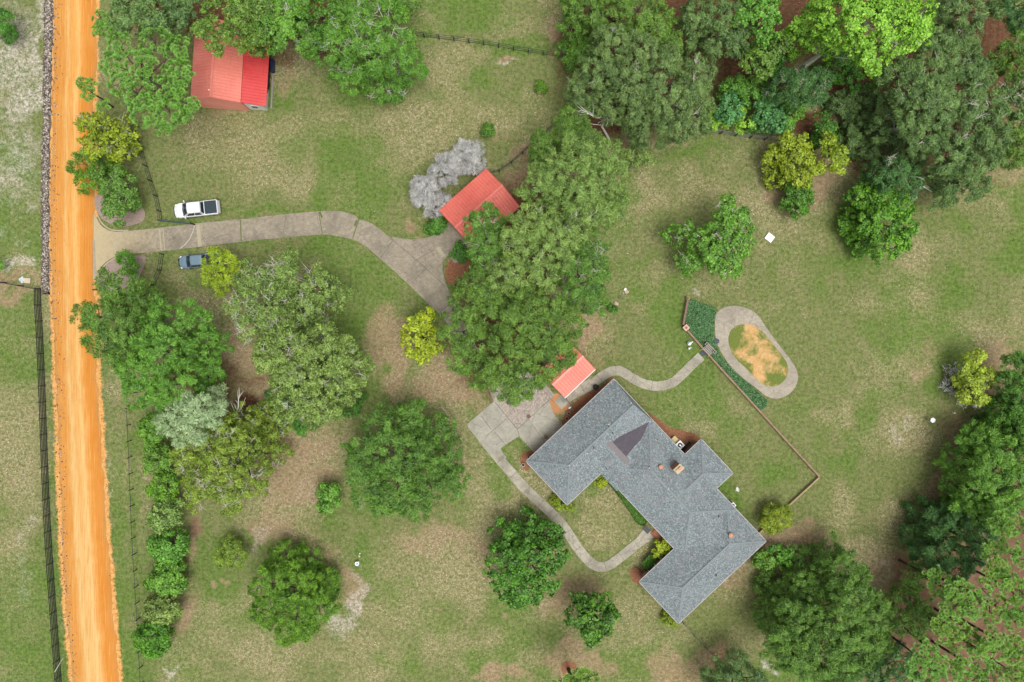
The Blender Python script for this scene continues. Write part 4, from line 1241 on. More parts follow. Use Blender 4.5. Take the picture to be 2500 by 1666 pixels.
tree('oak_tree', 'tree', 'round olive green tree alone at the right of the lawn below the giant oak', LT, 'broad', 'round', 7, [(2110, 480, 34), (2160, 475, 36), (2200, 500, 32), (2090, 540, 40), (2150, 540, 54), (2205, 550, 34), (2110, 595, 34), (2165, 600, 36), (2200, 590, 26), (2095, 610, 16)], cov=1.55)
tree('small_tree', 'tree', 'light yellow green tree with grey bare branches by the right wood edge', LT, 'dense', 'yellow', 5, [(2385, 880, 24), (2370, 910, 28), (2350, 930, 22), (2400, 925, 26), (2375, 950, 30), (2420, 920, 16), (2360, 965, 18), (2395, 970, 18)], cov=1.0, twigs=1.0)
tree('bare_bush', 'bush', 'grey leafless bush on the left of the light yellow green tree', LT, 'fine', 'bare', 2.2, [(2332, 905, 20), (2325, 945, 18), (2352, 972, 20), (2388, 985, 18)], cov=.22)
# --- house planting
HP = 'shrubs planted round the house'
tree('bush', 'bush', 'yellow green bush in the inner corner of the house courtyard', HP, 'shrub', 'lime', 1.8, [(1466, 1170, 13), (1470, 1180, 10)], cov=1.2)
tree('bush', 'bush', 'yellow green bush in the inner corner right of the front door', HP, 'shrub', 'lime', 2.0, [(1612, 1332, 14), (1626, 1342, 14), (1606, 1350, 12), (1622, 1328, 10)], cov=1.2)
tree('bush', 'bush', 'yellow tipped bush under the lowest corner of the house', HP, 'shrub', 'olive', 1.4, [(1632, 1514, 12), (1626, 1500, 9), (1642, 1522, 9)], cov=1.0)
tree('bush', 'bush', 'straggly brown green bush below the south corner of the left wing', HP, 'shrub', 'olive', 1.4, [(1368, 1232, 16), (1392, 1240, 14), (1352, 1222, 10)], cov=.8)
tree('bush', 'bush', 'bright green round bush nearer the right corner of the house', HP, 'dense', 'bright', 2.4, [(1862, 1366, 19), (1876, 1372, 15)])
tree('bush', 'bush', 'bright green round bush further right of the house corner', HP, 'dense', 'bright', 3.0, [(1905, 1352, 23), (1920, 1362, 16)])
tree('bush', 'bush', 'olive feathery bush where the brick wall meets the house', HP, 'fine', 'olive', 3.2, [(1888, 1255, 22), (1905, 1270, 26), (1880, 1280, 18), (1912, 1248, 14)], cov=1.0)
# --- lower right
SE = 'trees of the lower right wood'
tree('oak_tree', 'tree', 'huge dark green oak at the bottom right of the house', SE, 'fine', 'oak', 11, [(2020, 1345, 34), (1960, 1380, 44), (2070, 1400, 48), (1910, 1440, 52), (1990, 1440, 66), (2090, 1460, 56), (1890, 1510, 46), (1960, 1520, 66), (2050, 1520, 66), (2130, 1510, 50), (1920, 1580, 50), (2000, 1590, 66), (2090, 1580, 56), (2140, 1570, 36), (1960, 1630, 36), (2060, 1640, 50), (1930, 1600, 30)], cov=1.3)
tree('oak_tree', 'tree', 'dark low tree below the huge oak at the bottom edge', SE, 'fine', 'deep', 6.5, [(2150, 1590, 40), (2190, 1620, 40), (2110, 1650, 50), (2200, 1660, 40)])
tree('oak_tree', 'tree', 'blue green round tree at the bottom edge right of the dark thin fence', SE, 'fine', 'oakgrey', 7.5, [(1760, 1650, 40), (1800, 1640, 42), (1840, 1660, 36), (1790, 1690, 60)])
tree('oak_tree', 'tree', 'dark green tree with pale boughs beside the board fence', SE, 'fine', 'deep', 8, [(2260, 1265, 44), (2300, 1290, 50), (2250, 1320, 42), (2350, 1290, 44), (2310, 1350, 50), (2370, 1340, 46), (2400, 1300, 34), (2340, 1390, 30), (2270, 1360, 26)], cov=1.3)
tree('oak_tree', 'tree', 'big bright green layered tree at the right edge of the lawn', SE, 'fine', 'bright', 9.5, [(2400, 1080, 44), (2350, 1130, 42), (2420, 1140, 56), (2480, 1110, 50), (2340, 1190, 44), (2410, 1200, 56), (2480, 1190, 60), (2370, 1240, 40), (2440, 1250, 44)], cov=1.2)
tree('oak_tree', 'tree', 'deep shade tree between the bright layered tree and the lawn', SE, 'fine', 'dark', 6, [(2420, 1250, 40), (2320, 1250, 34), (2390, 1070, 36)], cov=1.2)
tree('oak_tree', 'tree', 'dark green tree high on the right edge beside the yellow green tree', SE, 'fine', 'dark', 7.5, [(2490, 900, 36), (2470, 950, 34), (2500, 980, 50), (2450, 1010, 34), (2440, 1040, 30), (2500, 1050, 40)], cov=1.2)
tree('oak_tree', 'tree', 'mid green oak among the plantation pines beside the fence', SE, 'fine', 'oak', 7, [(2215, 1465, 34), (2240, 1500, 42), (2200, 1520, 34), (2260, 1530, 30), (2230, 1420, 24), (2235, 1405, 20)], cov=1.1)
tree('oak_tree', 'tree', 'low dark tree filling the right edge between the dark tree and the layered tree', SE, 'fine', 'dark', 6, [(2470, 1010, 44), (2500, 1060, 50), (2430, 1060, 36), (2400, 1110, 34), (2450, 1090, 44), (2390, 1030, 20)], cov=1.2)
tree('oak_tree', 'tree', 'dark thicket under the layered tree where the plantation begins', SE, 'oak', 'deep', 5, [(2360, 1215, 34), (2400, 1270, 38), (2450, 1230, 40), (2350, 1260, 30), (2300, 1240, 22)], cov=1.0)
PP = 'plantation pines at the lower right'
PINES = [
    ([(2370, 1560, 26), (2385, 1585, 22)], 'thin plantation pine over the open red ground'),
    ([(2330, 1640, 26), (2350, 1620, 20)], 'low plantation pine between the two bottom edge pines'),
    ([(2425, 1500, 24), (2440, 1475, 20)], 'slender plantation pine right of the widest one'),
    ([(2440, 1335, 22), (2415, 1350, 18)], 'slender plantation pine under the dark boughed tree'),
    ([(2300, 1430, 30), (2280, 1400, 20), (2320, 1450, 22)], 'plantation pine beside the fence with the dark trunk'),
    ([(2340, 1450, 34), (2370, 1470, 36), (2400, 1440, 26), (2330, 1490, 32), (2385, 1490, 26)], 'widest plantation pine with the brightest ring shaped tufts'),
    ([(2315, 1545, 32), (2345, 1540, 26), (2330, 1575, 20), (2300, 1520, 20)], 'plantation pine just below the widest one'),
    ([(2265, 1600, 32), (2290, 1620, 30), (2250, 1635, 34), (2290, 1660, 24)], 'plantation pine near the bottom edge beside the huge oak'),
    ([(2430, 1560, 28), (2410, 1590, 24), (2450, 1590, 22)], 'pale plantation pine right of the red open ground'),
    ([(2480, 1580, 26), (2500, 1600, 26), (2470, 1610, 18)], 'yellow green plantation pine at the right edge'),
    ([(2400, 1640, 34), (2430, 1660, 34), (2370, 1665, 30)], 'plantation pine at the bottom edge under the pale one'),
    ([(2480, 1440, 34), (2455, 1420, 26), (2500, 1470, 30)], 'upright plantation pine at the right edge beside the trunks'),
    ([(2440, 1380, 24), (2420, 1400, 20), (2455, 1400, 16)], 'small plantation pine above the widest one'),
    ([(2470, 1280, 30), (2450, 1300, 24), (2500, 1300, 28), (2440, 1270, 20)], 'plantation pine below the big layered tree'),
    ([(2500, 1370, 24), (2480, 1350, 14)], 'plantation pine cut by the right edge above the middle'),
    ([(2480, 1520, 22), (2500, 1500, 20), (2460, 1505, 14)], 'thin plantation pine between two bright ones'),
    ([(2500, 1660, 30), (2480, 1650, 20)], 'plantation pine in the bottom right corner'),
]
for k, (lb, lab) in enumerate(PINES):
    cu = sum(p[0] for p in lb) / len(lb); cv = sum(p[1] for p in lb) / len(lb)
    Hk = 12.0 + (k * 37 % 10) * .3 - (3.5 if k == 4 else 0)
    lb = [(p[0], p[1], p[2] * 1.04) for p in lb]
    kk = (HC - Hk * .86) / HC
    bu, bv = 1250 + (cu - 1250) * kk, 833 + (cv - 833) * kk
    tree('pine_tree', 'tree', lab, PP, 'pine', 'pine', Hk, lb, cov=1.0, base=(bu, bv), r0=.17, sub=6)
# --- top right wood
NE = 'trees of the upper right wood'
tree('oak_tree', 'tree', 'great spreading oak left of the upper wood by the fence end', NE, 'fine', 'oakgrey', 12, [(1500, 110, 50), (1560, 130, 56), (1470, 170, 48), (1540, 190, 60), (1610, 160, 54), (1430, 215, 44), (1490, 240, 54), (1560, 250, 56), (1630, 230, 56), (1690, 220, 50), (1600, 300, 54), (1660, 300, 50), (1700, 280, 40), (1560, 320, 34), (1440, 250, 30), (1700, 175, 36)], cov=1.3, twigs=.5)
tree('oak_tree', 'tree', 'oak at the top edge above the great spreading oak', NE, 'fine', 'oak', 11, [(1440, 20, 46), (1500, 30, 56), (1560, 20, 56), (1600, 60, 44), (1450, 70, 36), (1640, 110, 30), (1430, -20, 50), (1540, -20, 60)], cov=1.25)
tree('oak_tree', 'tree', 'grey green oak at the top edge between the oak and the yellow green giant', NE, 'fine', 'oakgrey', 11, [(1720, 20, 50), (1780, 40, 56), (1700, 70, 44), (1760, 95, 46), (1790, 0, 46), (1800, 100, 26), (1700, 120, 30)], cov=1.3)
tree('oak_tree', 'tree', 'dark shaded tree under the upper left edge of the great oak', NE, 'fine', 'dark', 7, [(1385, 130, 30), (1420, 120, 46), (1400, 70, 30), (1390, 20, 30)], cov=1.0)
tree('maple_tree', 'tree', 'bright leafy tree in the shade left of the yellow green giant', NE, 'broad', 'bright', 12, [(1840, 40, 40), (1870, 70, 34), (1830, 95, 32), (1870, 20, 36), (1880, 120, 26), (1850, 0, 40)], cov=1.1)
tree('maple_tree', 'tree', 'smaller round leafy tree below the bright leafy tree', NE, 'broad', 'oak', 11, [(1850, 150, 34), (1875, 135, 26), (1865, 170, 22), (1900, 110, 22)], cov=1.1)
tree('tulip_tree', 'tree', 'giant yellow green broad leaved tree at the top edge with a visible pale trunk', NE, 'broad', 'spring', 17, [(1990, 60, 50), (1952, 92, 36), (2012, 100, 38), (2050, 30, 60), (2060, 90, 50), (2120, 50, 60), (2130, 110, 50), (2180, 60, 56), (2140, 145, 30), (2200, 100, 36), (2240, 40, 40), (2250, 85, 26), (2100, -10, 60), (2200, 10, 50)], cov=1.35, base=(1936, 182), r0=.42)
tree('oak_tree', 'tree', 'giant dark grey green oak filling the upper right', NE, 'fine', 'oakgrey', 12.5, [(2290, 110, 46), (2330, 150, 52), (2270, 180, 56), (2380, 180, 46), (2200, 190, 46), (2340, 230, 60), (2400, 250, 52), (2260, 250, 60), (2180, 260, 46), (2100, 250, 44), (2060, 270, 36), (2420, 320, 50), (2350, 310, 60), (2270, 320, 56), (2190, 310, 50), (2110, 310, 46), (2390, 380, 50), (2320, 370, 46), (2150, 370, 46), (2080, 350, 34), (2220, 380, 44), (2300, 260, 50), (2230, 220, 46)], cov=1.5, twigs=.9)
tree('oak_tree', 'tree', 'lower right bough oak hanging toward the lawn below the giant oak', NE, 'fine', 'oakgrey', 8, [(2330, 430, 44), (2370, 450, 40), (2310, 470, 34), (2360, 410, 36), (2290, 440, 24)], cov=1.2)
tree('oak_tree', 'tree', 'blue grey shaded tree behind the round olive green tree', NE, 'fine', 'deep', 9, [(2170, 420, 36), (2210, 430, 34), (2120, 450, 24), (2230, 460, 24)], cov=1.0, twigs=1.6)
tree('oak_tree', 'tree', 'grey green oak at the top edge right of the yellow green giant', NE, 'fine', 'oakgrey', 11, [(2310, 20, 46), (2360, 30, 46), (2290, 60, 34), (2400, 20, 36), (2370, 75, 26), (2340, -10, 50)], cov=1.2, twigs=.8)
tree('oak_tree', 'tree', 'dark tree in the top right corner', NE, 'fine', 'deep', 10, [(2490, 10, 46), (2450, -10, 36), (2500, 50, 26)], cov=1.2)
tree('oak_tree', 'tree', 'green tree on the right edge between two patches of red leaf litter', NE, 'fine', 'oak', 9, [(2440, 140, 34), (2480, 110, 34), (2420, 160, 24), (2500, 140, 30), (2500, 170, 30)], cov=1.1, twigs=1.0)
tree('oak_tree', 'tree', 'grey twigged tree at the right edge beside the giant oak', NE, 'sparse', 'oakgrey', 8, [(2480, 220, 30), (2500, 250, 34), (2460, 235, 20)], cov=1.2, twigs=2.5)
tree('oak_tree', 'tree', 'dark tree at the right edge where the wood meets the lawn', NE, 'fine', 'oak', 7.5, [(2480, 320, 36), (2500, 350, 44), (2465, 370, 30), (2500, 300, 30), (2490, 385, 20)], cov=1.1)
tree('oak_tree', 'tree', 'dark branchy tree under the pale trunk of the yellow green giant', NE, 'fine', 'deep', 10, [(1920, 200, 34), (1960, 205, 36), (2000, 200, 30), (1890, 220, 22), (1990, 235, 26), (1945, 235, 26)], cov=1.0, twigs=2.0)
US = 'understory shrubs inside the upper wood'
tree('understory_shrub', 'shrub', 'vivid green understory shrub above the two teal ones', US, 'dense', 'bright', 5, [(1800, 215, 30), (1840, 220, 34), (1870, 235, 26), (1780, 240, 22)])
tree('understory_shrub', 'shrub', 'left teal blue understory shrub by the great oak', US, 'broad', 'teal', 5, [(1775, 245, 20), (1785, 270, 24), (1765, 280, 16)])
tree('understory_shrub', 'shrub', 'right teal blue understory shrub beside the open ground', US, 'broad', 'teal', 5, [(1870, 265, 26), (1895, 280, 26), (1870, 300, 24), (1895, 305, 16)])
tree('understory_shrub', 'shrub', 'yellow green understory shrub between the two teal ones', US, 'dense', 'spring', 3.5, [(1745, 285, 24), (1730, 300, 16), (1815, 295, 26), (1760, 300, 18), (1800, 270, 18)], cov=.7)
tree('understory_shrub', 'shrub', 'rich green understory shrub right of the teal ones', US, 'dense', 'bright', 4, [(1935, 270, 26), (1920, 300, 24), (1950, 250, 18), (1840, 310, 18)])
tree('understory_shrub', 'shrub', 'dark understory shrub at the foot of the giant oak', US, 'dense', 'dark', 4, [(2020, 320, 26), (2010, 300, 20), (1990, 340, 16)])
tree('understory_shrub', 'shrub', 'dark understory shrub under the yellow green giant', US, 'dense', 'dark', 5, [(2050, 150, 36), (2100, 180, 36), (2010, 160, 30), (2150, 190, 26)])
tree('understory_shrub', 'shrub', 'deep green understory shrub beside the small round leafy tree', US, 'dense', 'dark', 5, [(1880, 170, 30), (1910, 130, 26), (1830, 130, 20)])


def ground_leaves(name, poly, n, h, w, l, mat, label, cat, seed, kind=None, parent=None, lo=.03):
    """leafy cover inside a reference polygon"""
    rng = np.random.RandomState(seed)
    P = np.array(poly, float)
    out = []
    while sum(len(o) for o in out) < n:
        q = rng.uniform(P.min(0), P.max(0), (n, 2))
        ins = np.zeros(n, bool)
        j = len(P) - 1
        for i in range(len(P)):
            c = ((P[i, 1] > q[:, 1]) != (P[j, 1] > q[:, 1])) & (q[:, 0] < (P[j, 0] - P[i, 0]) * (q[:, 1] - P[i, 1]) / (P[j, 1] - P[i, 1] + 1e-9) + P[i, 0])
            ins ^= c; j = i
        out.append(q[ins])
    q = np.concatenate(out)[:n]
    hh = h * (.6 + .5 * vnoise(q[:, 0] * 10, q[:, 1] * 10, 60, seed)) * rng.uniform(.55, 1.0, n) + lo
    k = PX * (HC - hh) / HC
    pos = np.stack([(q[:, 0] - 1250) * k, -(q[:, 1] - 833) * k, hh], -1)
    s = rng.uniform(.6, 1.4, n)
    co, f = leaf_quads(pos, rng.normal(size=(n, 3)) * .5 + np.array([0, 0, 1]), w * s, l * s, rng)
    o = np_mesh(name, co, f, np.repeat(np.clip(rng.normal(.45, .25, n), 0, 1), 4), mat, parent)
    if parent is None: tag(o, label, cat, kind=kind)
    return o


def in_poly(q, P):
    P = np.array(P, float)
    ins = np.zeros(len(q), bool)
    j = len(P) - 1
    for i in range(len(P)):
        ins ^= ((P[i, 1] > q[:, 1]) != (P[j, 1] > q[:, 1])) & (q[:, 0] < (P[j, 0] - P[i, 0]) * (q[:, 1] - P[i, 1]) / (P[j, 1] - P[i, 1] + 1e-9) + P[i, 0])
        j = i
    return ins


def build_grass():
    """loose tufts and dead blades standing on the lawn"""
    rng = np.random.RandomState(77)
    n = 230000
    q = np.stack([rng.uniform(-60, 2560, n), rng.uniform(-60, 1730, n)], -1)
    le = np.interp(q[:, 1], [p[1] for p in ROADL], [p[0] for p in ROADL]); ri = np.interp(q[:, 1], [p[1] for p in ROADR], [p[0] for p in ROADR])
    keep = (q[:, 0] < le + rng.exponential(2.5, n) - 2) | (q[:, 0] > ri - rng.exponential(3.0, n) + 2)
    keep &= ~((q[:, 0] > 100) & (q[:, 0] < le + 2) & (q[:, 1] < 712))
    for P in (clean(DRIVE), OUT, ribbon(WALK, 23), ribbon(GPATH, 25), [(1206, 980), (1141, 1037), (1164, 1070), (1213, 1130), (1267, 1065), (1303, 1104), (1400, 1045), (1341, 978), (1320, 925), (1215, 940)],
              [(1500, 930), (1290, 1128), (1384, 1228), (1474, 1150), (1646, 1335), (1566, 1420), (1654, 1516), (1860, 1323), (1752, 1200), (1785, 1156), (1713, 1080), (1674, 1108)]):
        keep &= ~in_poly(q, P) | ((seg_dist(q[:, 0], q[:, 1], list(P) + [P[0]]) < 1.6) & (rng.rand(n) < .6))
    for _, _, P in BEDS: keep &= ~in_poly(q, P)
    q = q[keep]
    iu = np.clip(np.searchsorted(MASK['us'], q[:, 0]), 0, len(MASK['us']) - 1); iv = np.clip(np.searchsorted(MASK['vs'], q[:, 1]), 0, len(MASK['vs']) - 1)
    dry, lush, bare, lit = (MASK[k][iv, iu] for k in ('dry', 'lush', 'bare', 'litter'))
    pat = vnoise(q[:, 0], q[:, 1], 9, 61) * .5 + vnoise(q[:, 0], q[:, 1], 30, 62) * .5
    pr = np.clip(.06 + 1.2 * (pat - .42) + .45 * dry - .35 * bare - .5 * lit - .15 * lush, .02, 1)
    k2 = rng.rand(len(q)) < pr
    q, dry, lush, bare = q[k2], dry[k2], lush[k2], bare[k2]
    m = len(q)
    hh = rng.uniform(.02, .07, m)
    pos = np.stack([(q[:, 0] - 1250) * PX, -(q[:, 1] - 833) * PX, hh], -1)
    sc = rng.uniform(.5, 1.5, m)
    co, f = leaf_quads(pos, rng.normal(size=(m, 3)) * .4 + np.array([0, 0, 1]), .075 * sc, .20 * sc, rng)
    base = np.clip(.38 + .55 * dry - .40 * lush + rng.normal(0, .2, m), 0, 1)
    t = Mt('grass_blades')
    c = t.ramp(t.attr('tint', 'Fac'), [(0.0, (.055, .11, .014)), (.30, (.12, .165, .045)), (.55, (.23, .235, .11)), (.80, (.40, .35, .21)), (1.0, (.52, .46, .32))])
    o = np_mesh('grass', co, f, np.repeat(base, 4), t.pbr(c, 1.0, spec=.1))
    tag(o, 'loose tufts and straw coloured blades of the lawn', 'grass', kind='stuff')


build_grass()

IVY = [(1680, 729), (1697, 735), (1715, 742), (1749, 753), (1746, 775), (1741, 800), (1743, 825), (1748, 845), (1760, 870), (1790, 903), (1822, 932), (1854, 961), (1873, 979), (1872, 992), (1857, 1003), (1830, 974), (1790, 929), (1758, 894), (1720, 851), (1700, 829), (1674, 799), (1668, 780)]
ground_leaves('ivy_bed', IVY, 34000, .50, .12, .16, LM['ivy'], 'dark green ivy ground cover filling the bed behind the brick wall and beside the loop path', 'ivy', 41, kind='stuff')
structure(poly_sheet('ivy_soil', pts_w(IVY), .026, plain('ivy_soil_dark', (.03, .04, .018), 1, .3, 5)))


def box_hedge(name, poly, h, n, label, group, col='ivy'):
    c = W(sum(p[0] for p in poly) / len(poly), sum(p[1] for p in poly) / len(poly))
    root = thing(name, (c.x, c.y, 0), 0, label, 'hedge', group)
    rng = np.random.RandomState(len(label))
    # leaves over top and sides of the clipped block
    L = []
    P = [W(*p) - c for p in poly]
    cen = sum(P, Vector()) / len(P)
    o = ground_leaves('foliage', poly, n, .18, .09, .13, LM[col], '', '', len(label), parent=root, lo=h - .2)
    o.location = (-c.x, -c.y, 0)
    m = n // 2
    co_all = []
    per = [(P[i], P[(i + 1) % len(P)]) for i in range(len(P))]
    lens = np.array([(b - a).length for a, b in per]); pr = lens / lens.sum()
    ix = rng.choice(len(per), m, p=pr)
    tt = rng.rand(m)
    A = np.array([tuple(per[i][0]) for i in ix]); B = np.array([tuple(per[i][1]) for i in ix])
    pos = A + (B - A) * tt[:, None]
    pos[:, 2] = rng.uniform(.05, h, m)
    pos[:, :2] += rng.normal(0, .04, (m, 2))
    nr = pos - np.array(tuple(cen)); nr[:, 2] = .3
    co, f = leaf_quads(pos, unit(nr) + rng.normal(size=(m, 3)) * .3, .09, .14, rng)
    np_mesh('foliage', co, f, np.repeat(np.clip(rng.normal(.45, .25, m), 0, 1), 4), LM[col], root)
    mb = MB()
    ring = [(cen + (p - cen) * .88) for p in P]
    mb.loft([[(p.x, p.y, 0.02) for p in ring], [(p.x, p.y, h - .12) for p in ring]])
    mb.build('stems', plain('hedge_stems', (.03, .04, .02), 1, .4, 8), root)
    return root


box_hedge('hedge', [(1476, 1167), (1489, 1160), (1522, 1195), (1560, 1238), (1582, 1262), (1570, 1280), (1556, 1276), (1540, 1252), (1520, 1222), (1495, 1190)], 1.0, 9000, 'long dark green hedge along the courtyard wall of the house', 'clipped hedges', 'dark')
box_hedge('hedge', [(1568, 1374), (1590, 1352), (1604, 1360), (1606, 1372), (1582, 1391), (1572, 1388)], 1.1, 4200, 'short dark green block hedge left of the yellow bush at the front door', 'clipped hedges', 'dark')


# ------------------------------------------------------------------ fences
POST_ME = {}


def fence(label, line, spacing, h, nrail, group=None, name='board_fence', railh=.13, railt=.035, post=.11, mat=None, postmat=None, closed_step=2.0, smooth=True, rail_lo=.25):
    mat = mat or M_FENCE
    ln = smooth_line(line, closed_step) if smooth else [(a[0] + (b[0] - a[0]) * k / 40, a[1] + (b[1] - a[1]) * k / 40) for a, b in zip(line[:-1], line[1:]) for k in range(40)] + [line[-1]]
    P = [W(*p) for p in ln]
    # resample
    pts = [P[0]]; acc = 0
    for a, b in zip(P[:-1], P[1:]):
        L = (b - a).length
        while acc + L >= spacing:
            t = (spacing - acc) / L
            a = a.lerp(b, t); pts.append(a.copy()); L = (b - a).length; acc = 0
        acc += L
    if acc > spacing * .4: pts.append(P[-1])
    o = pts[0]
    root = thing(name, (o.x, o.y, 0), 0, label, 'fence', group)
    key = (h, post, (postmat or mat).name)
    if key not in POST_ME:
        mb = MB().box((0, 0, (h + .08) / 2 - .02), (post, post, h + .12))
        POST_ME[key] = mb.build('post', postmat or mat)
        first = POST_ME[key]
    else:
        first = None
    rd = random.Random(len(label))
    for i, p in enumerate(pts[:100]):
        if first is not None and i == 0:
            q = first
        else:
            q = POST_ME[key].copy(); COL.objects.link(q)
        q.parent = root
        q.location = p - o
        q.rotation_euler = (rd.uniform(-.03, .03), rd.uniform(-.03, .03), math.atan2(pts[min(i + 1, len(pts) - 1)].y - pts[max(i - 1, 0)].y, pts[min(i + 1, len(pts) - 1)].x - pts[max(i - 1, 0)].x))
    for r in range(nrail):
        z = rail_lo + (h - rail_lo) * r / max(nrail - 1, 1)
        mb = MB()
        for a, b in zip(pts[:-1], pts[1:]):
            d = (b - a).normalized(); s = Vector((-d.y, d.x, 0)) * (post / 2 + railt / 2 + .003)
            j = rd.uniform(-.012, .012)
            mb.bar(a - o + s + Vector((0, 0, z + j)) + d * .006, b - o + s + Vector((0, 0, z + rd.uniform(-.012, .012))) - d * .006, railt, railh)
        mb.build('rail', mat, root)
    return root


FG = 'black board fences'
fence('long four board black fence along the west side of the clay road', [(100, 706), (101, 760), (104, 800), (111, 960), (117, 1130), (125, 1300), (137, 1480), (151, 1666), (158, 1740)], 2.2, 1.45, 5, FG, railh=.15)
fence('black board fence running off the left edge beside the sandy patch', [(100, 706), (60, 699), (12, 690), (-60, 680)], 2.4, 1.3, 3, FG)
fence('thin black wire fence right of the clay road beside the evergreen row', [(318, 997), (322, 1100), (327, 1220), (331, 1320), (341, 1480), (351, 1666), (356, 1740)], 2.2, 1.15, 1, FG, name='wire_fence', railh=.05, railt=.05, post=.10, rail_lo=1.05)
fence('black two rail fence from the wide pine down to the driveway gate', [(318, 260), (324, 295), (344, 354), (366, 427), (381, 469), (391, 504), (396, 541)], 2.15, 1.25, 3, FG, railh=.07)
fence('short curved black fence south of the driveway gate', [(400, 622), (397, 645), (392, 668), (379, 696), (360, 722)], 2.2, 1.25, 3, FG, railh=.07)
fence('black fence across the top lawn from the light oak to the big oaks', [(1000, 88), (1040, 93), (1100, 100), (1200, 114), (1290, 130), (1370, 142), (1440, 156)], 2.05, 1.35, 3, FG, railh=.07)
fence('black fence running up from the garage to the central oaks', [(1124, 688), (1168, 652), (1184, 430), (1210, 425), (1252, 398), (1296, 357), (1330, 327), (1368, 298)][2:], 2.05, 1.3, 3, FG, railh=.10)
fence('short black fence seen between the driveway and the central oaks', [(1112, 698), (1140, 676), (1175, 648)], 2.2, 1.2, 3, FG, railh=.10)
fence('black fence with pale weathered top rail at the foot of the upper wood', [(1650, 305), (1710, 319), (1760, 328), (1830, 338), (1900, 345), (2000, 348), (2060, 350)], 2.05, 1.2, 3, FG, railh=.09, mat=plain('weathered_rail', (.20, .21, .20), .7, .5, 3), postmat=M_FENCE)
fence('rusty brown board fence at the lower right wood edge', [(2160, 1480), (2185, 1436), (2208, 1392), (2232, 1350), (2262, 1310)], 1.95, 1.3, 3, FG, railh=.12, mat=M_BOARDS, postmat=M_FENCE)
fence('dark thin fence running down from the lowest corner of the house', [(1665, 1517), (1698, 1555), (1722, 1580), (1757, 1613), (1790, 1645)], 2.3, 1.1, 2, FG, name='wire_fence', railh=.05, post=.08)

# driveway gate standing open
a, b = W(397, 541), W(474, 549)
gt = thing('farm_gate', (a.x, a.y, 0), math.atan2(b.y - a.y, b.x - a.x), 'dark blue green tube gate swung open along the driveway', 'gate')
L = (b - a).length
fr = MB()
fr.tube([(0, 0, .2), (0, 0, 1.25), (L, 0, 1.25), (L, 0, .2), (0, 0, .2)], [.035] * 5, 6)
fr.build('gate_frame', M_GREENPAINT, gt)
for k in range(4):
    MB().tube([(0, 0, .4 + k * .21), (L, 0, .4 + k * .21)], [.022, .022], 6).build('rail', M_GREENPAINT, gt)
for x in (L * .33, L * .66):
    MB().tube([(x, .04, .2), (x, .04, 1.25)], [.02, .02], 6).build('upright', M_GREENPAINT, gt)
MB().lathe((L + .12, 0, 0), [(.09, -.1), (.09, 1.35), (.03, 1.42)], 10).build('gate_post', M_BLACK, gt)

# ------------------------------------------------------------------ garden wall
def brick_wall(label, line, h, w, name='garden_wall', mat=None, cap=None):
    P = [W(*p) for p in line]
    o = P[0]
    root = thing(name, (o.x, o.y, 0), 0, label, 'wall')
    body, cp = MB(), MB()
    for i, (a, b) in enumerate(zip(P[:-1], P[1:])):
        d = (b - a).normalized()
        body.bar(a - o + Vector((0, 0, h / 2 - .05)), b - o + Vector((0, 0, h / 2 - .05)), w - i * .006, h + .1)
        cp.bar(a - o + Vector((0, 0, h + .03 + i * .003)), b - o + Vector((0, 0, h + .03 + i * .003)), w + .01, .06)
    body.build('wall_body', mat or M_WALLBRICK, root)
    cp.build('coping', cap or plain('coping_brick', (.24, .165, .105), .95, .75, 3, bump=.4), root)
    return root, o


w1, o1 = brick_wall('dark brick wall with toothed top on the left edge of the ivy bed', [(1677, 728), (1665, 794)], .75, .24, cap=plain('dark_brick_coping', (.19, .12, .095), .95, .5, 9, bump=.5))
p = W(1671, 801) - o1
MB().box((p.x, p.y, .45), (.62, .62, 1.0), math.radians(42)).build('pillar', M_WALLBRICK, w1)
MB().box((p.x, p.y, .98), (.70, .70, .07), math.radians(42)).build('pillar_cap', plain('pale_brick_cap', (.52, .36, .27), .9, .3, 6), w1)
MB().box((p.x, p.y, 1.03), (.34, .34, .05), math.radians(42)).build('pillar_top', plain('red_brick_top', (.28, .12, .09), .9, .3, 6), w1)
w2, o2 = brick_wall('long low brick garden wall running down the right side of the back garden', [(1676, 808), (1718, 856), (1757, 900), (1851, 1003), (1906, 1064), (1996, 1162)], .6, .22)
w3, o3 = brick_wall('low mossy brick garden wall closing the back garden beside the olive bush', [(1996, 1165), (1974, 1186), (1915, 1240), (1868, 1284), (1848, 1303)], .45, .2, cap=plain('mossy_coping', (.30, .24, .13), .95, .5, 7))

# slatted garden bridge gate over the wall
c = W(1725, 855)
ab = thing('garden_arbor', (c.x, c.y, 0), math.radians(-45), 'weathered grey slatted garden arbour straddling the brick wall at the path', 'arbour')
sl = MB()
for k in range(5):
    MB().box((0, .62 - k * .24, .74), (1.15, .17, .05)).build('slat', M_WOODG, ab)
for sx in (-.75, .75):
    for sy in (.4,):
        MB().box((sx, sy, .5), (.34, .34, 1.0)).build('post', M_WALLBRICK, ab)
        MB().box((sx, sy, 1.02), (.42, .42, .06)).build('post_cap', M_WOODG, ab)
        MB().lathe((sx, sy, 1.05), [(.13, 0), (.13, .04)], 12).build('cap_ring', M_DARK, ab)
MB().box((-.62, 0, .66), (.08, 1.3, .1)).build('beam', M_WOODG, ab)
MB().box((.62, 0, .66), (.08, 1.3, .1)).build('beam', M_WOODG, ab)

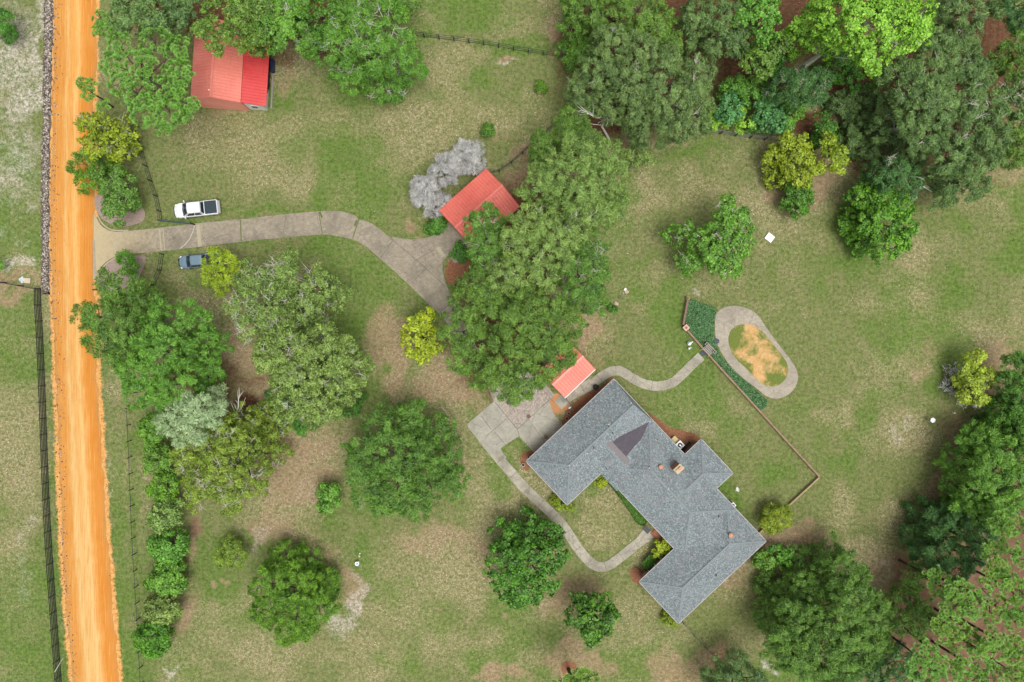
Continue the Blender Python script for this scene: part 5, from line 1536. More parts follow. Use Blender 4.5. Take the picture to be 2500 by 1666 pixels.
# ------------------------------------------------------------------ house
ZE = 2.9
KH = PX * (HC - ZE) / HC
hb = W(1284.5, 1127, ZE)
HA = math.atan2(-.729, .684)
house = thing('house', (hb.x, hb.y, 0), HA, 'sprawling brick house with grey blue shingled hip roof and several wings', 'house')
OUTL = [(0, 0), (146, 0), (146, 118), (403, 118), (403, 0), (543, 0), (543, 294), (366, 294), (366, 349), (253, 349), (253, 294), (0, 294)]
PITCH = .47


def hip(mb, s0, s1, t0, t1, ze, axis, g0=None, g1=None, caps=None):
    """hip roof; axis 's' or 't' = ridge direction; g0/g1 inset of the ridge ends (None = full hip)"""
    w = (s1 - s0) if axis == 't' else (t1 - t0)
    a0 = w / 2 if g0 is None else g0
    a1 = w / 2 if g1 is None else g1
    hr = w / 2 * PITCH * KH
    if axis == 't':
        m = (s0 + s1) / 2
        r0, r1 = (m, t0 + a0), (m, t1 - a1)
        cs = [(s0, t0), (s1, t0), (s1, t1), (s0, t1)]
        faces = [(0, 1, 4), (1, 2, 5, 4), (2, 3, 5), (3, 0, 4, 5)]
    else:
        m = (t0 + t1) / 2
        r0, r1 = (s0 + a0, m), (s1 - a1, m)
        cs = [(s0, t0), (s1, t0), (s1, t1), (s0, t1)]
        faces = [(0, 1, 5, 4), (1, 2, 5), (2, 3, 4, 5), (3, 0, 4)]
    vs = [(c_[0] * KH, c_[1] * KH, ze) for c_ in cs] + [(r0[0] * KH, r0[1] * KH, ze + hr), (r1[0] * KH, r1[1] * KH, ze + hr)]
    mb.add(vs, faces)
    if caps is not None:
        caps.bar(Vector(vs[4]) + Vector((0, 0, .02)), Vector(vs[5]) + Vector((0, 0, .02)), .26, .035)
        for i in range(4):
            near = 4 if (Vector(vs[i]) - Vector(vs[4])).length < (Vector(vs[i]) - Vector(vs[5])).length else 5
            if (near == 4 and g0 is None) or (near == 5 and g1 is None):
                caps.bar(Vector(vs[i]) + Vector((0, 0, .015)), Vector(vs[near]) + Vector((0, 0, .015)), .22, .03)
    return hr


roof, caps = MB(), MB()
hip(roof, 0, 146, 0, 294, ZE, 't', None, 10, caps)
hip(roof, 126, 438, 118, 294, ZE + .002, 's', None, None, caps)
hip(roof, 403, 543, 0, 294, ZE + .005, 't', None, None, caps)
hip(roof, 253, 366, 130, 349, ZE + .004, 't', 40, None, caps)


def saddle(mb, s0, s1, prof):
    vs = []
    for s_ in (s0, s1):
        for t_, h_ in prof: vs.append((s_ * KH, t_ * KH, ZE + h_ * KH * PITCH))
    mb.add(vs, [(0, 1, 4, 3), (1, 2, 5, 4), (2, 1, 0), (3, 4, 5)])


saddle(roof, 76, 205, [(112, 0), (168, 50), (293, 8)])
saddle(roof, 352, 468, [(150, 20), (206, 58), (262, 20)])
roof.build('roof', M_SHINGLE, house)
caps.bar((76 * KH, 168 * KH, ZE + 50 * KH * PITCH + .02), (182 * KH, 168 * KH, ZE + 50 * KH * PITCH + .02), .24, .03)
caps.bar((352 * KH, 206 * KH, ZE + 58 * KH * PITCH + .02), (455 * KH, 206 * KH, ZE + 58 * KH * PITCH + .02), .24, .03)
caps.build('ridge_cap', plain('ridge_shingle', (.175, .20, .21), .9, .35, 8), house)
# dark replacement roofing in the valley
pz = lambda s_, t_: ZE + (50 - (t_ - 168) * 42 / 125) * KH * PITCH + .02
pp = [(106, 186), (109, 215), (118, 268), (126, 287), (133, 286), (143, 262), (150, 240), (151, 212), (154, 186)]
mb = MB()
vs_ = [(s_ * KH, t_ * KH, pz(s_, t_) + .012) for s_, t_ in pp]
mb.add(vs_ + [(x_, y_, z_ - .03) for x_, y_, z_ in vs_], [tuple(range(len(pp)))[::-1] if False else tuple(range(len(pp)))] + [(i, i + len(pp), (i + 1) % len(pp) + len(pp), (i + 1) % len(pp)) for i in range(len(pp))])
pt = mb.build('roof_patch', M_PATCH, house)
pb = [(84, 172), (100, 172), (150, 173), (172, 176), (166, 186), (128, 185.5), (92, 185.5)]
mb = MB()
mb.add([(s_ * KH, t_ * KH, pz(s_, t_) + .006) for s_, t_ in pb], [tuple(range(len(pb)))])
mb.build('stained_shingle_strip', plain('brown_shingle', (.175, .155, .155), .9, .35, 9), house)
if pt.data.polygons[0].normal.z < 0: pt.data.flip_normals()
# gutters along the eaves
gut = MB()
n = len(OUTL)
for i in range(n):
    a, b = OUTL[i], OUTL[(i + 1) % n]
    a3, b3 = Vector((a[0] * KH, a[1] * KH, ZE - .07)), Vector((b[0] * KH, b[1] * KH, ZE - .07))
    d = (b3 - a3).normalized(); out = Vector((d.y, -d.x, 0))
    gut.bar(a3 + out * .033, b3 + out * .033, .065, .14)
gut.build('gutter', plain('dull_gutter', (.38, .35, .35), .6, .3, 3), house)


def inset(poly, d):
    out = []
    m = len(poly)
    for i in range(m):
        p0, p1, p2 = Vector(poly[i - 1]), Vector(poly[i]), Vector(poly[(i + 1) % m])
        d1 = (p1 - p0).normalized(); d2 = (p2 - p1).normalized()
        n1 = Vector((-d1.y, d1.x)); n2 = Vector((-d2.y, d2.x))
        out.append(p1 + n1 * d + n2 * d)
    return out


WALLP = inset([(a * KH, b * KH) for a, b in OUTL], .42)
mb = MB()
mb.loft([[(p.x, p.y, -.05) for p in WALLP], [(p.x, p.y, ZE - .12) for p in WALLP]], cap=False)
mb.build('brick_wall', M_BRICK, house)
OUTP = [Vector((a * KH, b * KH)) for a, b in OUTL]
mb = MB()
for i in range(n):
    j = (i + 1) % n
    mb.add([(OUTP[i].x, OUTP[i].y, ZE - .10), (OUTP[j].x, OUTP[j].y, ZE - .10), (WALLP[j].x, WALLP[j].y, ZE - .10), (WALLP[i].x, WALLP[i].y, ZE - .10)], [(0, 1, 2, 3)])
mb.build('soffit', M_WHITE, house)


def window_on(parent, i, f, w_=1.1, h_=1.2, z0=.9, kind='window'):
    a, b = WALLP[i], WALLP[(i + 1) % n]
    d = (b - a).normalized(); out = Vector((d.y, -d.x))
    c_ = a.lerp(b, f)
    ang = math.atan2(d.y, d.x)
    if kind == 'door':
        fr = MB().box((c_.x + out.x * .03, c_.y + out.y * .03, 1.05), (w_ + .16, .06, 2.18), ang).build('door_frame', M_WHITE, parent)
        MB().box((c_.x + out.x * .075, c_.y + out.y * .075, 1.03), (w_, .04, 2.02), ang).build('door', M_DOOR, parent)
        return
    fr = MB().box((c_.x + out.x * .03, c_.y + out.y * .03, z0 + h_ / 2), (w_ + .14, .06, h_ + .14), ang).build('window', M_WHITE, parent)
    MB().box((c_.x + out.x * .068, c_.y + out.y * .068, z0 + h_ / 2), (w_, .02, h_), ang).build('pane', M_WINDOW, fr)
    MB().box((c_.x + out.x * .07, c_.y + out.y * .07, z0 - .1), (w_ + .2, .14, .06), ang).build('sill', M_WALLBRICK, fr)


for i, f in ((0, .3), (0, .7), (1, .5), (2, .25), (2, .5), (3, .35), (3, .7), (4, .3), (4, .7), (5, .2), (5, .45), (5, .7), (6, .5), (7, .5), (8, .5), (9, .5), (10, .3), (10, .55), (10, .8), (11, .12), (11, .25)):
    window_on(house, i, f)
window_on(house, 2, .80, 1.0, kind='door')
window_on(house, 10, .42, 1.0, kind='door')
# garage doors on the north west side
for f in (.52, .74):
    a, b = WALLP[11], WALLP[0]
    c_ = a.lerp(b, f); d = (b - a).normalized(); out = Vector((d.y, -d.x)); ang = math.atan2(d.y, d.x)
    g = MB().box((c_.x + out.x * .03, c_.y + out.y * .03, 1.12), (2.75, .06, 2.24), ang).build('garage_door', M_WHITE, house)
# step in brick at the front door
MB().box((372 * KH, 108 * KH, .09), (2.1, 1.1, .18)).build('brick_step', M_BRICK, house)


def roof_z(s_, t_):
    c_ = [0]
    c_.append(min(s_, 146 - s_, t_) if 0 <= s_ <= 146 and 0 <= t_ <= 294 else 0)
    c_.append(min(t_ - 118, 294 - t_, s_ - 126, 438 - s_))
    c_.append(min(s_ - 403, 543 - s_, t_, 294 - t_))
    c_.append(min(s_ - 253, 366 - s_, 349 - t_) if t_ > 130 else 0)
    return ZE + max(c_) * PITCH * KH


def to_st(u, v, z):
    """reference point on the roof at about height z -> house local s,t"""
    p = W(u, v, z)
    q = Matrix.Rotation(-HA, 4, 'Z') @ Vector((p.x - hb.x, p.y - hb.y, 0))
    return q.x / KH, q.y / KH


# chimney
s_, t_ = to_st(1654, 1143, 5.2)
cx, cy = s_ * KH, t_ * KH
MB().box((cx, cy, 4.3), (.78, 1.12, 3.2)).build('chimney', M_BRICK, house)
ch = [o for o in house.children if o.name.startswith('chimney')][0]
MB().box((cx, cy, 5.94), (.84, 1.18, .09)).build('chimney_cap', M_CREAM, ch)
MB().box((cx, cy - .26, 6.10), (.36, .36, .2)).build('flue', M_CREAM, ch)
MB().box((cx, cy + .18, 6.13), (.36, .40, .24)).build('flue', M_TERRA, ch)
# copper roof ventilators
for u, v in ((1614, 1141), (1787, 1309.5)):
    s_, t_ = to_st(u, v, 5.0); z = roof_z(s_, t_)
    MB().lathe((s_ * KH, t_ * KH, z - .15), [(.16, 0), (.16, .35), (.30, .38), (.32, .44), (.24, .56), (.08, .62)], 16).build('roof_ventilator', M_TERRA, house, smooth=True)
for u, v, m in ((1449, 1094, M_BLACK), (1484, 1149, M_BLACK), (1496, 1058, M_BLACK), (1760, 1265, M_BLACK), (1753, 1410, M_BLACK), (1721, 1288, M_WHITE), (1486, 1036, M_WHITE), (1540, 984, M_WHITE), (1389, 1135, M_WHITE), (1500, 1115, M_WHITE), (1629, 1191, M_WHITE), (1583, 1141, M_WHITE)):
    s_, t_ = to_st(u, v, 4.6); z = roof_z(s_, t_)
    r_ = .075 if m is M_BLACK else .06
    MB().lathe((s_ * KH, t_ * KH, z - .2), [(r_, 0), (r_, .5), (r_ * .8, .52)], 10).build('vent_pipe', m, house)


# ------------------------------------------------------------------ metal roofed buildings
def metal_slope(mb, x0, x1, ya, za, yb, zb, pitch_=.40, rib=.11, hgt=.075, th=.05):
    """sheet from eave line (y=ya,z=za) to ridge line (y=yb,z=zb), ribs down the slope"""
    mb.add([(x0, ya, za), (x1, ya, za), (x1, yb, zb), (x0, yb, zb), (x0, ya, za - th), (x1, ya, za - th), (x1, yb, zb - th), (x0, yb, zb - th)],
           [(0, 1, 2, 3), (7, 6, 5, 4), (0, 4, 5, 1), (1, 5, 6, 2), (3, 2, 6, 7), (0, 3, 7, 4)])
    k = int((x1 - x0) / pitch_)
    dy = .004 if yb > ya else -.004
    for i in range(k + 1):
        x = x0 + .03 + i * ((x1 - x0 - .06) / k)
        a = rib / 2
        for q in (0,):
            mb.add([(x - a, ya + dy, za), (x + a, ya + dy, za), (x + a, yb, zb), (x - a, yb, zb), (x - a * .4, ya + dy, za + hgt), (x + a * .4, ya + dy, za + hgt), (x + a * .4, yb, zb + hgt), (x - a * .4, yb, zb + hgt)],
                   [(4, 5, 6, 7), (0, 1, 5, 4), (1, 2, 6, 5), (3, 0, 4, 7), (2, 3, 7, 6)])


def gable_building(root, Lx, Ly, ze, rise, roofmat, wallmat, over=.35, near_mat=None, x_in=.3):
    """ridge along x in the middle of Ly. roof outer size = Lx x Ly"""
    a, b = MB(), MB()
    metal_slope(a, 0, Lx, 0, ze, Ly / 2, ze + rise)
    metal_slope(b, 0, Lx, Ly, ze, Ly / 2, ze + rise)
    a.build('roof', near_mat or roofmat, root)
    b.build('roof', roofmat, root)
    MB().bar((-.02, Ly / 2, ze + rise + .055), (Lx + .02, Ly / 2, ze + rise + .055), .28, .04).build('ridge_cap', roofmat, root)
    o = over
    zo = ze + rise * o / (Ly / 2) - .09
    w = MB()
    x0, x1, y0, y1 = x_in, Lx - x_in, o, Ly - o
    zr = ze + rise - .09
    w.add([(x0, y0, -.05), (x1, y0, -.05), (x1, y1, -.05), (x0, y1, -.05), (x0, y0, zo), (x1, y0, zo), (x1, y1, zo), (x0, y1, zo), (x0, Ly / 2, zr), (x1, Ly / 2, zr)],
          [(0, 1, 5, 4), (1, 2, 6, 9, 5), (2, 3, 7, 6), (3, 0, 4, 8, 7)])
    w.build('wall', wallmat, root)


# red barn: local x runs along its ridge (towards the top of the picture)
BA = math.radians(90 - 3.6)
b0 = W(587, 251, 3.4)
barn = thing('barn', (b0.x, b0.y, 0), BA, 'red metal roofed barn with a brighter lean to on its right side, top left', 'barn')
BL, BW = 10.2, 6.6
gable_building(barn, BL, BW, 3.4, 1.45, M_REDPALE, M_REDWALL, .12, None, .06)
bl = [o for o in barn.children if o.name.startswith('roof')]
bl[1].data.materials.clear(); bl[1].data.materials.append(M_REDPALE)
lean = MB()
metal_slope(lean, .05, BL, -3.0, 2.35, -.02, 3.28)
lean.build('lean_to_roof', M_REDFRESH, barn)
mb = MB()
mb.add([(.25, -2.35, -.05), (.25, .02, -.05), (.25, .02, 3.16), (.25, -2.35, 2.46), (BL - .3, .02, -.05), (3.0, -2.35, -.05), (3.0, -2.35, 2.46)],
       [(0, 3, 2, 1), (0, 4, 5, 3)])
mb.build('siding', M_SIDING, barn)
for k in range(12):
    y = -2.3 + k * .2
    MB().box((.235, y, 1.2 + (y + 2.35) * .14), (.02, .03, 2.35 + (y + 2.35) * .28)).build('batten', M_WHITE, barn)
fr = MB().box((.22, -1.1, 1.3), (.06, .95, .9)).build('window', M_WHITE, barn)
MB().box((.18, -1.1, 1.3), (.03, .75, .7)).build('pane', M_WINDOW, fr)
for x in (3.2, 5.5, 7.8, 9.9):
    MB().box((x, -2.4, 1.2), (.14, .14, 2.4)).build('lean_to_post', M_BLACK, barn)
MB().lathe((.9, BW / 2 + .25, 4.6), [(.06, 0), (.06, .4), (.09, .42), (.02, .5)], 10).build('vent_pipe', M_WHITEP, barn)
# things at the open side of the lean-to
c1, c2 = W(667, 181), W(663, 266)
kb = MB().bar((c1.x, c1.y, .08), (c2.x, c2.y, .08), .2, .22)
tag(kb.build('timber_beam', M_WOODG), 'long pale beam lying on the ground along the open side of the barn', 'beam')
c1, c2 = W(656, 130), W(654, 214)
mb = MB()
rd = random.Random(3)
p0 = Vector((c1.x, c1.y, 0)); p1 = Vector((c2.x, c2.y, 0))
for k in range(7):
    q = p0.lerp(p1, (k + .5) / 7)
    mb.box((q.x + rd.uniform(-.06, .06), q.y, .18 + rd.uniform(-.05, .08)), (.62, .66, .36), rd.uniform(-.06, .06))
tag(mb.build('feed_trough', M_BLACK), 'row of black rubber mats and troughs under the barn lean to eave', 'trough')
q = W(669, 165)
mb = MB().box((q.x, q.y, .45), (.35, 1.6, .9), math.radians(-2))
mb.box((q.x + .02, q.y, .92), (.42, 1.7, .05), math.radians(-2))
tag(mb.build('storage_box', plain('navy_plastic', (.015, .025, .06), .4, .2, 3)), 'dark navy upright box beside the black mats at the barn', 'box')

# garage
gb = W(1154, 607, 2.7)
KG = PX * (HC - 2.7) / HC
ga = math.atan2(102, 115)
garage = thing('garage', (gb.x, gb.y, 0), ga, 'red metal roofed garage partly covered by the central oaks', 'garage')
gable_building(garage, 153.7 * KG, 124.7 * KG, 2.7, 1.35, M_RED, M_REDWALL, .3, M_RED, .3)
MB().box((.27, 124.7 * KG / 2, 1.1), (.05, 3.2, 2.2)).build('garage_door', M_WHITE, garage)
for x in (2.0, 6.3):
    MB().lathe((x, 124.7 * KG / 2 - .5, 3.8), [(.11, 0), (.11, .25), (.16, .3), (.05, .38)], 10).build('roof_vent', M_RED, garage)
# small shed
sb = W(1379, 972, 2.5)
KS = PX * (HC - 2.5) / HC
shed = thing('shed', (sb.x, sb.y, 0), math.atan2(70, 74), 'small shed with pale coral metal roof between the patio oak and the house', 'shed')
gable_building(shed, 102 * KS, 4.9, 2.5, .9, M_REDPALE, M_REDWALL, .3, M_REDPALE, .25)
MB().bar((-.02, -.03, 2.43), (102 * KS + .02, -.03, 2.43), .1, .1).build('gutter', M_WHITE, shed)


# ------------------------------------------------------------------ vehicles
def rrect(x0, x1, hw, z, rf=.35, rb=.25, n=5, bow_f=0.0):
    """rounded plan outline, front at +x"""
    pts = []
    for cx_, cy_, r, a0 in ((x1 - rf, hw - rf, rf, 90), (x1 - rf, -hw + rf, rf, 0), (x0 + rb, -hw + rb, rb, -90), (x0 + rb, hw - rb, rb, -180)):
        for k in range(n):
            a = math.radians(a0 - 90 * k / (n - 1))
            x = cx_ + r * math.cos(a); y = cy_ + r * math.sin(a)
            if cx_ > (x0 + x1) / 2: x += bow_f * (1 - (y / hw) ** 2)
            pts.append((x, y, z))
    return pts[::-1]


def pickup(loc, rz, label, L, Wd, H, paint, cover, name='pickup_truck'):
    root = thing(name, loc, rz, label, 'pickup truck')
    h2 = L / 2; hw = Wd / 2
    zb = H * .55          # belt height
    xw0, xw1 = h2 * .60, h2 * .28         # windshield base, top
    xr1, xr0 = -h2 * .29, -h2 * .36       # roof rear, cab rear base
    body = MB()
    body.loft([rrect(-h2, h2, hw * .96, .38, .55, .15, bow_f=.10), rrect(-h2, h2, hw, .62, .60, .15, bow_f=.14), rrect(-h2 + .02, h2 - .03, hw, zb * .86, .65, .15, bow_f=.14),
               rrect(-h2 + .04, h2 - .12, hw * .975, zb * .97, .68, .15, bow_f=.14), rrect(-h2 + .06, h2 - .22, hw * .94, zb, .68, .14, bow_f=.12)])
    body.build('body', paint, root, smooth=False)
    hood = MB()
    hood.loft([rrect(xw0 + .02, h2 - .26, hw * .80, zb + .001, .40, .1, bow_f=.10), rrect(xw0 + .02, h2 - .38, hw * .70, zb + .05, .40, .1, bow_f=.08)])
    hood.build('hood', paint, root)
    # cab: glass house body then roof skin
    cab = MB()
    zt = H - .05
    cab.loft([[(xw0, -hw * .90, zb), (xw0 + .10, 0, zb), (xw0, hw * .90, zb), (xr0, hw * .92, zb), (xr0, 0, zb), (xr0, -hw * .92, zb)],
              [(xw1, -hw * .70, zt), (xw1 + .12, 0, zt), (xw1, hw * .70, zt), (xr1, hw * .72, zt), (xr1, 0, zt), (xr1, -hw * .72, zt)]])
    cab.build('cab', paint, root)
    rf = MB()
    rf.loft([rrect(xr1 - .03, xw1 + .06, hw * .74, zt - .02, .2, .12, bow_f=.10), rrect(xr1 + .02, xw1, hw * .70, zt + .045, .2, .12, bow_f=.10), rrect(xr1 + .25, xw1 - .2, hw * .55, zt + .075, .2, .12)])
    rf.build('roof', paint, root)

    def pane(nm, a, b, c_, d, off, m=M_GLASS):
        a, b, c_, d = map(Vector, (a, b, c_, d))
        nn = (b - a).cross(c_ - b).normalized()
        if nn.dot((a + c_) / 2 - Vector((0, 0, .6))) < 0: nn = -nn
        o_ = nn * off
        MB().add([a + o_, b + o_, c_ + o_, d + o_, a - o_, b - o_, c_ - o_, d - o_], [(0, 1, 2, 3), (7, 6, 5, 4), (0, 4, 5, 1), (1, 5, 6, 2), (2, 6, 7, 3), (3, 7, 4, 0)]).build(nm, m, root)

    def lp(p, q, t): return tuple(p[i] + (q[i] - p[i]) * t for i in range(3))
    # windshield in two facets (left and right of the bow)
    for sgn in (-1, 1):
        B0, B1 = (xw0 + .10, 0, zb), (xw0, sgn * hw * .90, zb)
        T0, T1 = (xw1 + .12, 0, zt), (xw1, sgn * hw * .70, zt)
        pane('windshield', lp(B0, T0, .05), lp(lp(B0, B1, .95), lp(T0, T1, .95), .05), lp(lp(B0, B1, .95), lp(T0, T1, .95), .93), lp(B0, T0, .93), .045)
        S0, S1 = (xw0 - .05, sgn * hw * .905, zb), (xr0, sgn * hw * .92, zb)
        U0, U1 = (xw1 - .02, sgn * hw * .70, zt), (xr1, sgn * hw * .72, zt)
        for f0, f1 in ((.10, .50), (.54, .90)):
            pane('side_window', lp(lp(S0, S1, f0), lp(U0, U1, f0 + .04), .10), lp(lp(S0, S1, f1), lp(U0, U1, f1), .10), lp(lp(S0, S1, f1), lp(U0, U1, f1), .86), lp(lp(S0, S1, f0), lp(U0, U1, f0 + .04), .86), .03)
        # mirrors
        mr = MB().box((xw0 - .28, sgn * (hw + .14), zb + .12), (.14, .24, .22), 0, .85)
        mr.bar((xw0 - .28, sgn * (hw - .08), zb + .02), (xw0 - .28, sgn * (hw + .05), zb + .08), .05, .05)
        mr.build('wing_mirror', paint, root)
        MB().box((h2 - .24, sgn * hw * .74, zb * .80), (.26, .30, .14), sgn * -.75).build('headlight', M_LAMP, root)
        MB().box((-h2 + .0, sgn * (hw - .07), zb * .74), (.07, .13, .36)).build('tail_light', M_REDLAMP, root)
    pane('rear_window', (xr0, -hw * .78, zb + .08), (xr0, hw * .78, zb + .08), (xr1, hw * .62, zt - .08), (xr1, -hw * .62, zt - .08), .012)
    bx0, bx1 = -h2 + .14, xr0 - .10
    if cover:
        cv = MB()
        cv.loft([rrect(bx0, bx1, hw * .87, zb + .004, .08, .08), rrect(bx0 + .02, bx1 - .02, hw * .86, zb + .06, .08, .08)])
        cv.build('bed_cover', M_COVER, root)
        for k in range(4):
            x = bx0 + (bx1 - bx0) * (k + .5) / 4
            MB().box((x, 0, zb + .066), (.035, hw * 1.64, .012)).build('cover_rib', M_BLACK, root)
    else:
        MB().box(((bx0 + bx1) / 2, 0, zb + .006), (bx1 - bx0, hw * 1.55, .012)).build('truck_bed', M_BLACK, root)
        for sgn in (-1, 1):
            MB().box(((bx0 + bx1) / 2, sgn * hw * .87, zb + .045), (bx1 - bx0, .12, .09)).build('bed_rail', paint, root)
    MB().box((-h2 + .07, 0, zb * .80), (.07, hw * 1.7, .42)).build('tailgate', paint, root)
    MB().box((-h2 - .08, 0, .52), (.16, hw * 1.8, .18)).build('rear_bumper', M_CHROME, root)
    fb = MB(); fb.loft([rrect(h2 - .8, h2 + .06, hw * .97, .40, .6, .1, bow_f=.14), rrect(h2 - .8, h2 + .07, hw * .97, .62, .6, .1, bow_f=.14)])
    fb.build('front_bumper', M_BLACK if not cover else plain('dark_bumper', (.10, .10, .13), .4, .2, 4), root)
    MB().box((h2 + .10, 0, .82), (.06, hw * 1.15, .30)).build('grille', M_BLACK, root)
    for sx in (h2 * .63, -h2 * .60):
        for sgn in (-1, 1):
            ty = MB().tube([(sx, sgn * (hw - .24), .39), (sx, sgn * (hw - .005), .39)], [.39, .39], 20).build('tyre', M_DARK, root)
            MB().tube([(sx, sgn * (hw - .02), .39), (sx, sgn * (hw + .008), .39)], [.24, .21], 14).build('rim', M_CHROME, ty)
    for k in (-1, 1):
        MB().box((.25, k * (hw + .004), .46), (1.9, .05, .06)).build('running_board', M_BLACK, root)
    return root


p = W(479, 510, 1.0)
pickup((p.x, p.y, 0), math.radians(186.2), 'white pickup truck with black bed cover parked on the grass above the driveway', 5.85, 2.0, 1.93, M_TRUCKW, True)
p = W(485, 637, .9)
pickup((p.x, p.y, 0), math.radians(185.2), 'blue grey pickup truck below the driveway with its bed under the yellow tree', 5.2, 1.80, 1.75, M_TRUCKB, False)


# ------------------------------------------------------------------ air conditioners and house clutter
def ac_unit(u, v, s, h, label):
    c = W(u, v, h)
    r = thing('air_conditioner', (c.x, c.y, 0), HA, label, 'air conditioner', 'air conditioning units by the house')
    MB().box((0, 0, .05), (s + .2, s + .2, .12)).build('pad', M_OVAL, r)
    MB().box((0, 0, h / 2 + .06), (s, s, h - .1)).build('case', M_METAL, r)
    MB().box((0, 0, h + .03), (s + .02, s + .02, .05)).build('top_panel', M_WHITE, r)
    MB().lathe((0, 0, h + .055), [(s * .36, 0), (s * .36, .012)], 24).build('fan_opening', M_BLACK, r)
    for k in range(5):
        a = k * 2 * math.pi / 5
        MB().bar((0, 0, h + .075), (math.cos(a) * s * .31, math.sin(a) * s * .31, h + .075), .10 * s, .01).build('fan_blade', plain('fan_blue_grey', (.12, .17, .23), .4, .2, 4) if k == 0 and u > 1700 else M_METAL if k == 0 else M_BLACK, r)
    MB().lathe((0, 0, h + .07), [(s * .09, 0), (s * .09, .03)], 12).build('fan_hub', M_METAL, r)


ac_unit(1660, 1087, .92, .95, 'large grey air conditioner in the red brown bed behind the house')
ac_unit(1789.5, 1234, .62, .8, 'small white air conditioner at the house wall by the back lawn')
q = W(1646, 1072)
mb = MB().box((q.x, q.y, .25), (.75, .6, .5), HA); mb.box((q.x, q.y, .53), (.82, .66, .06), HA)
tag(mb.build('utility_box', plain('tan_plastic', (.45, .37, .16), .6, .2, 4)), 'tan utility box beside the large grey air conditioner', 'utility box')
a_, b_ = W(1664, 1098), W(1682, 1079)
mb = MB().bar((a_.x, a_.y, .5), (b_.x, b_.y, .5), .06, 1.0)
mb.box((b_.x, b_.y, .55), (.1, .1, 1.12), HA); mb.box((a_.x, a_.y, .55), (.1, .1, 1.12), HA)
tag(mb.build('privacy_screen', M_BLACK), 'dark screen panel beside the large air conditioner', 'screen')
# doormat
q = W(1578, 1293)
mt = MB().box((q.x, q.y, .10), (1.05, .68, .025), HA + .02)
tag(mt.build('doormat', plain('grey_mat', (.075, .078, .085), .95, .25, 9)), 'dark grey doormat on the path at the front door', 'doormat')
q = W(1374, 977)
mb = MB().box((q.x, q.y, .04), (.72, .46, .08), HA - .05); mb.box((q.x, q.y, .088), (.62, .36, .015), HA - .05)
tag(mb.build('meter_cover', plain('slate_cover', (.16, .19, .18), .8, .2, 5)), 'dark grey flat cover lying on the orange straw beside the shed', 'cover')
# low dark gate between the shed and the house
a_, b_ = W(1381, 973), W(1402, 1000)
gg = thing('garden_gate', (a_.x, a_.y, 0), math.atan2(b_.y - a_.y, b_.x - a_.x), 'short dark iron gate panel between the shed corner and the house', 'gate')
L = (b_ - a_).length
MB().bar((0, 0, 1.0), (L, 0, 1.0), .05, .05).build('rail', M_BLACK, gg)
MB().bar((0, 0, .2), (L, 0, .2), .05, .05).build('rail', M_BLACK, gg)
for k in range(12):
    MB().box((L * k / 11, 0, .55), (.03, .03, 1.05)).build('picket', M_BLACK, gg)
for x in (0, L): MB().box((x, .0, .6), (.1, .1, 1.2)).build('gate_post', M_BRICK if x else M_BLACK, gg)


def pot(u, v, r, h, label, m, inner, planted=False, grp='planters round the house'):
    c = W(u, v, h * .8)
    o = thing('planter_pot', (c.x, c.y, 0), 0, label, 'planter', grp)
    MB().lathe((0, 0, .03), [(r * .7, 0), (r * .95, h * .85), (r * 1.05, h * .86), (r * 1.05, h), (r * .86, h), (r * .84, h - .08)], 20).build('pot', m, o, smooth=False)
    MB().lathe((0, 0, h - .05), [(r * .84, 0), (r * .8, .02)], 16).build('potting_soil', inner, o)


M_POT = plain('tan_glaze', (.42, .30, .20), .6, .2, 5)
M_SOIL = plain('potting_soil_dark', (.03, .02, .015), 1, .4, 9)
pot(1388, 1010, .21, .42, 'upper tan rimmed pot in the bed beside the patio', M_POT, M_SOIL)
pot(1384, 1022, .22, .42, 'lower tan rimmed pot in the bed beside the patio', M_POT, M_SOIL)
pot(1277.5, 1135.5, .23, .40, 'pale rimmed pot on the grass at the left corner of the house', plain('pale_glaze', (.50, .46, .38), .6, .2, 5), M_SOIL)
pot(1290.5, 1117, .21, .40, 'brown pot half under the eave at the left corner of the house', M_POT, M_SOIL)
pot(1679, 729, .26, .5, 'yellow green rimmed pot at the top end of the dark brick wall', plain('yellow_glaze', (.38, .36, .06), .5, .2, 5), plain('moss_soil', (.12, .13, .03), 1, .3, 7), grp=None)
# fire pit, drain cover, round mats
q = W(1453.5, 945)
fp = thing('fire_pit', (q.x, q.y, 0), 0, 'round black fire pit on the garden path beside the house', 'fire pit')
MB().lathe((0, 0, .08), [(.22, 0), (.36, .25), (.40, .42), (.36, .42), (.30, .26)], 22).build('bowl', M_DARK, fp)
MB().lathe((0, 0, .0), [(.20, .06), (.18, .12)], 12).build('foot', M_BLACK, fp)
q = W(1290.5, 1017)
mb = MB().lathe((q.x, q.y, .072), [(.28, 0), (.28, .02), (.24, .021), (.24, .012), (.05, .012)], 24)
tag(mb.build('drain_cover', plain('rusty_iron', (.13, .075, .06), .8, .3, 6)), 'round rusty brown cover set in the patio slab', 'drain cover')
for u, v, lab in ((1716.5, 863.5, 'dark blue round stepping mat at the end of the garden path below the wall'), (1749.5, 833, 'dark blue round stepping mat at the left edge of the loop path')):
    q = W(u, v)
    mb = MB().lathe((q.x, q.y, .07), [(.35, 0), (.36, .025), (.30, .035), (.26, .03), (.05, .03)], 24)
    tag(mb.build('stepping_mat', plain('blue_slate_mat', (.045, .055, .09), .7, .4, 7)), lab, 'mat', 'round mats by the garden wall')
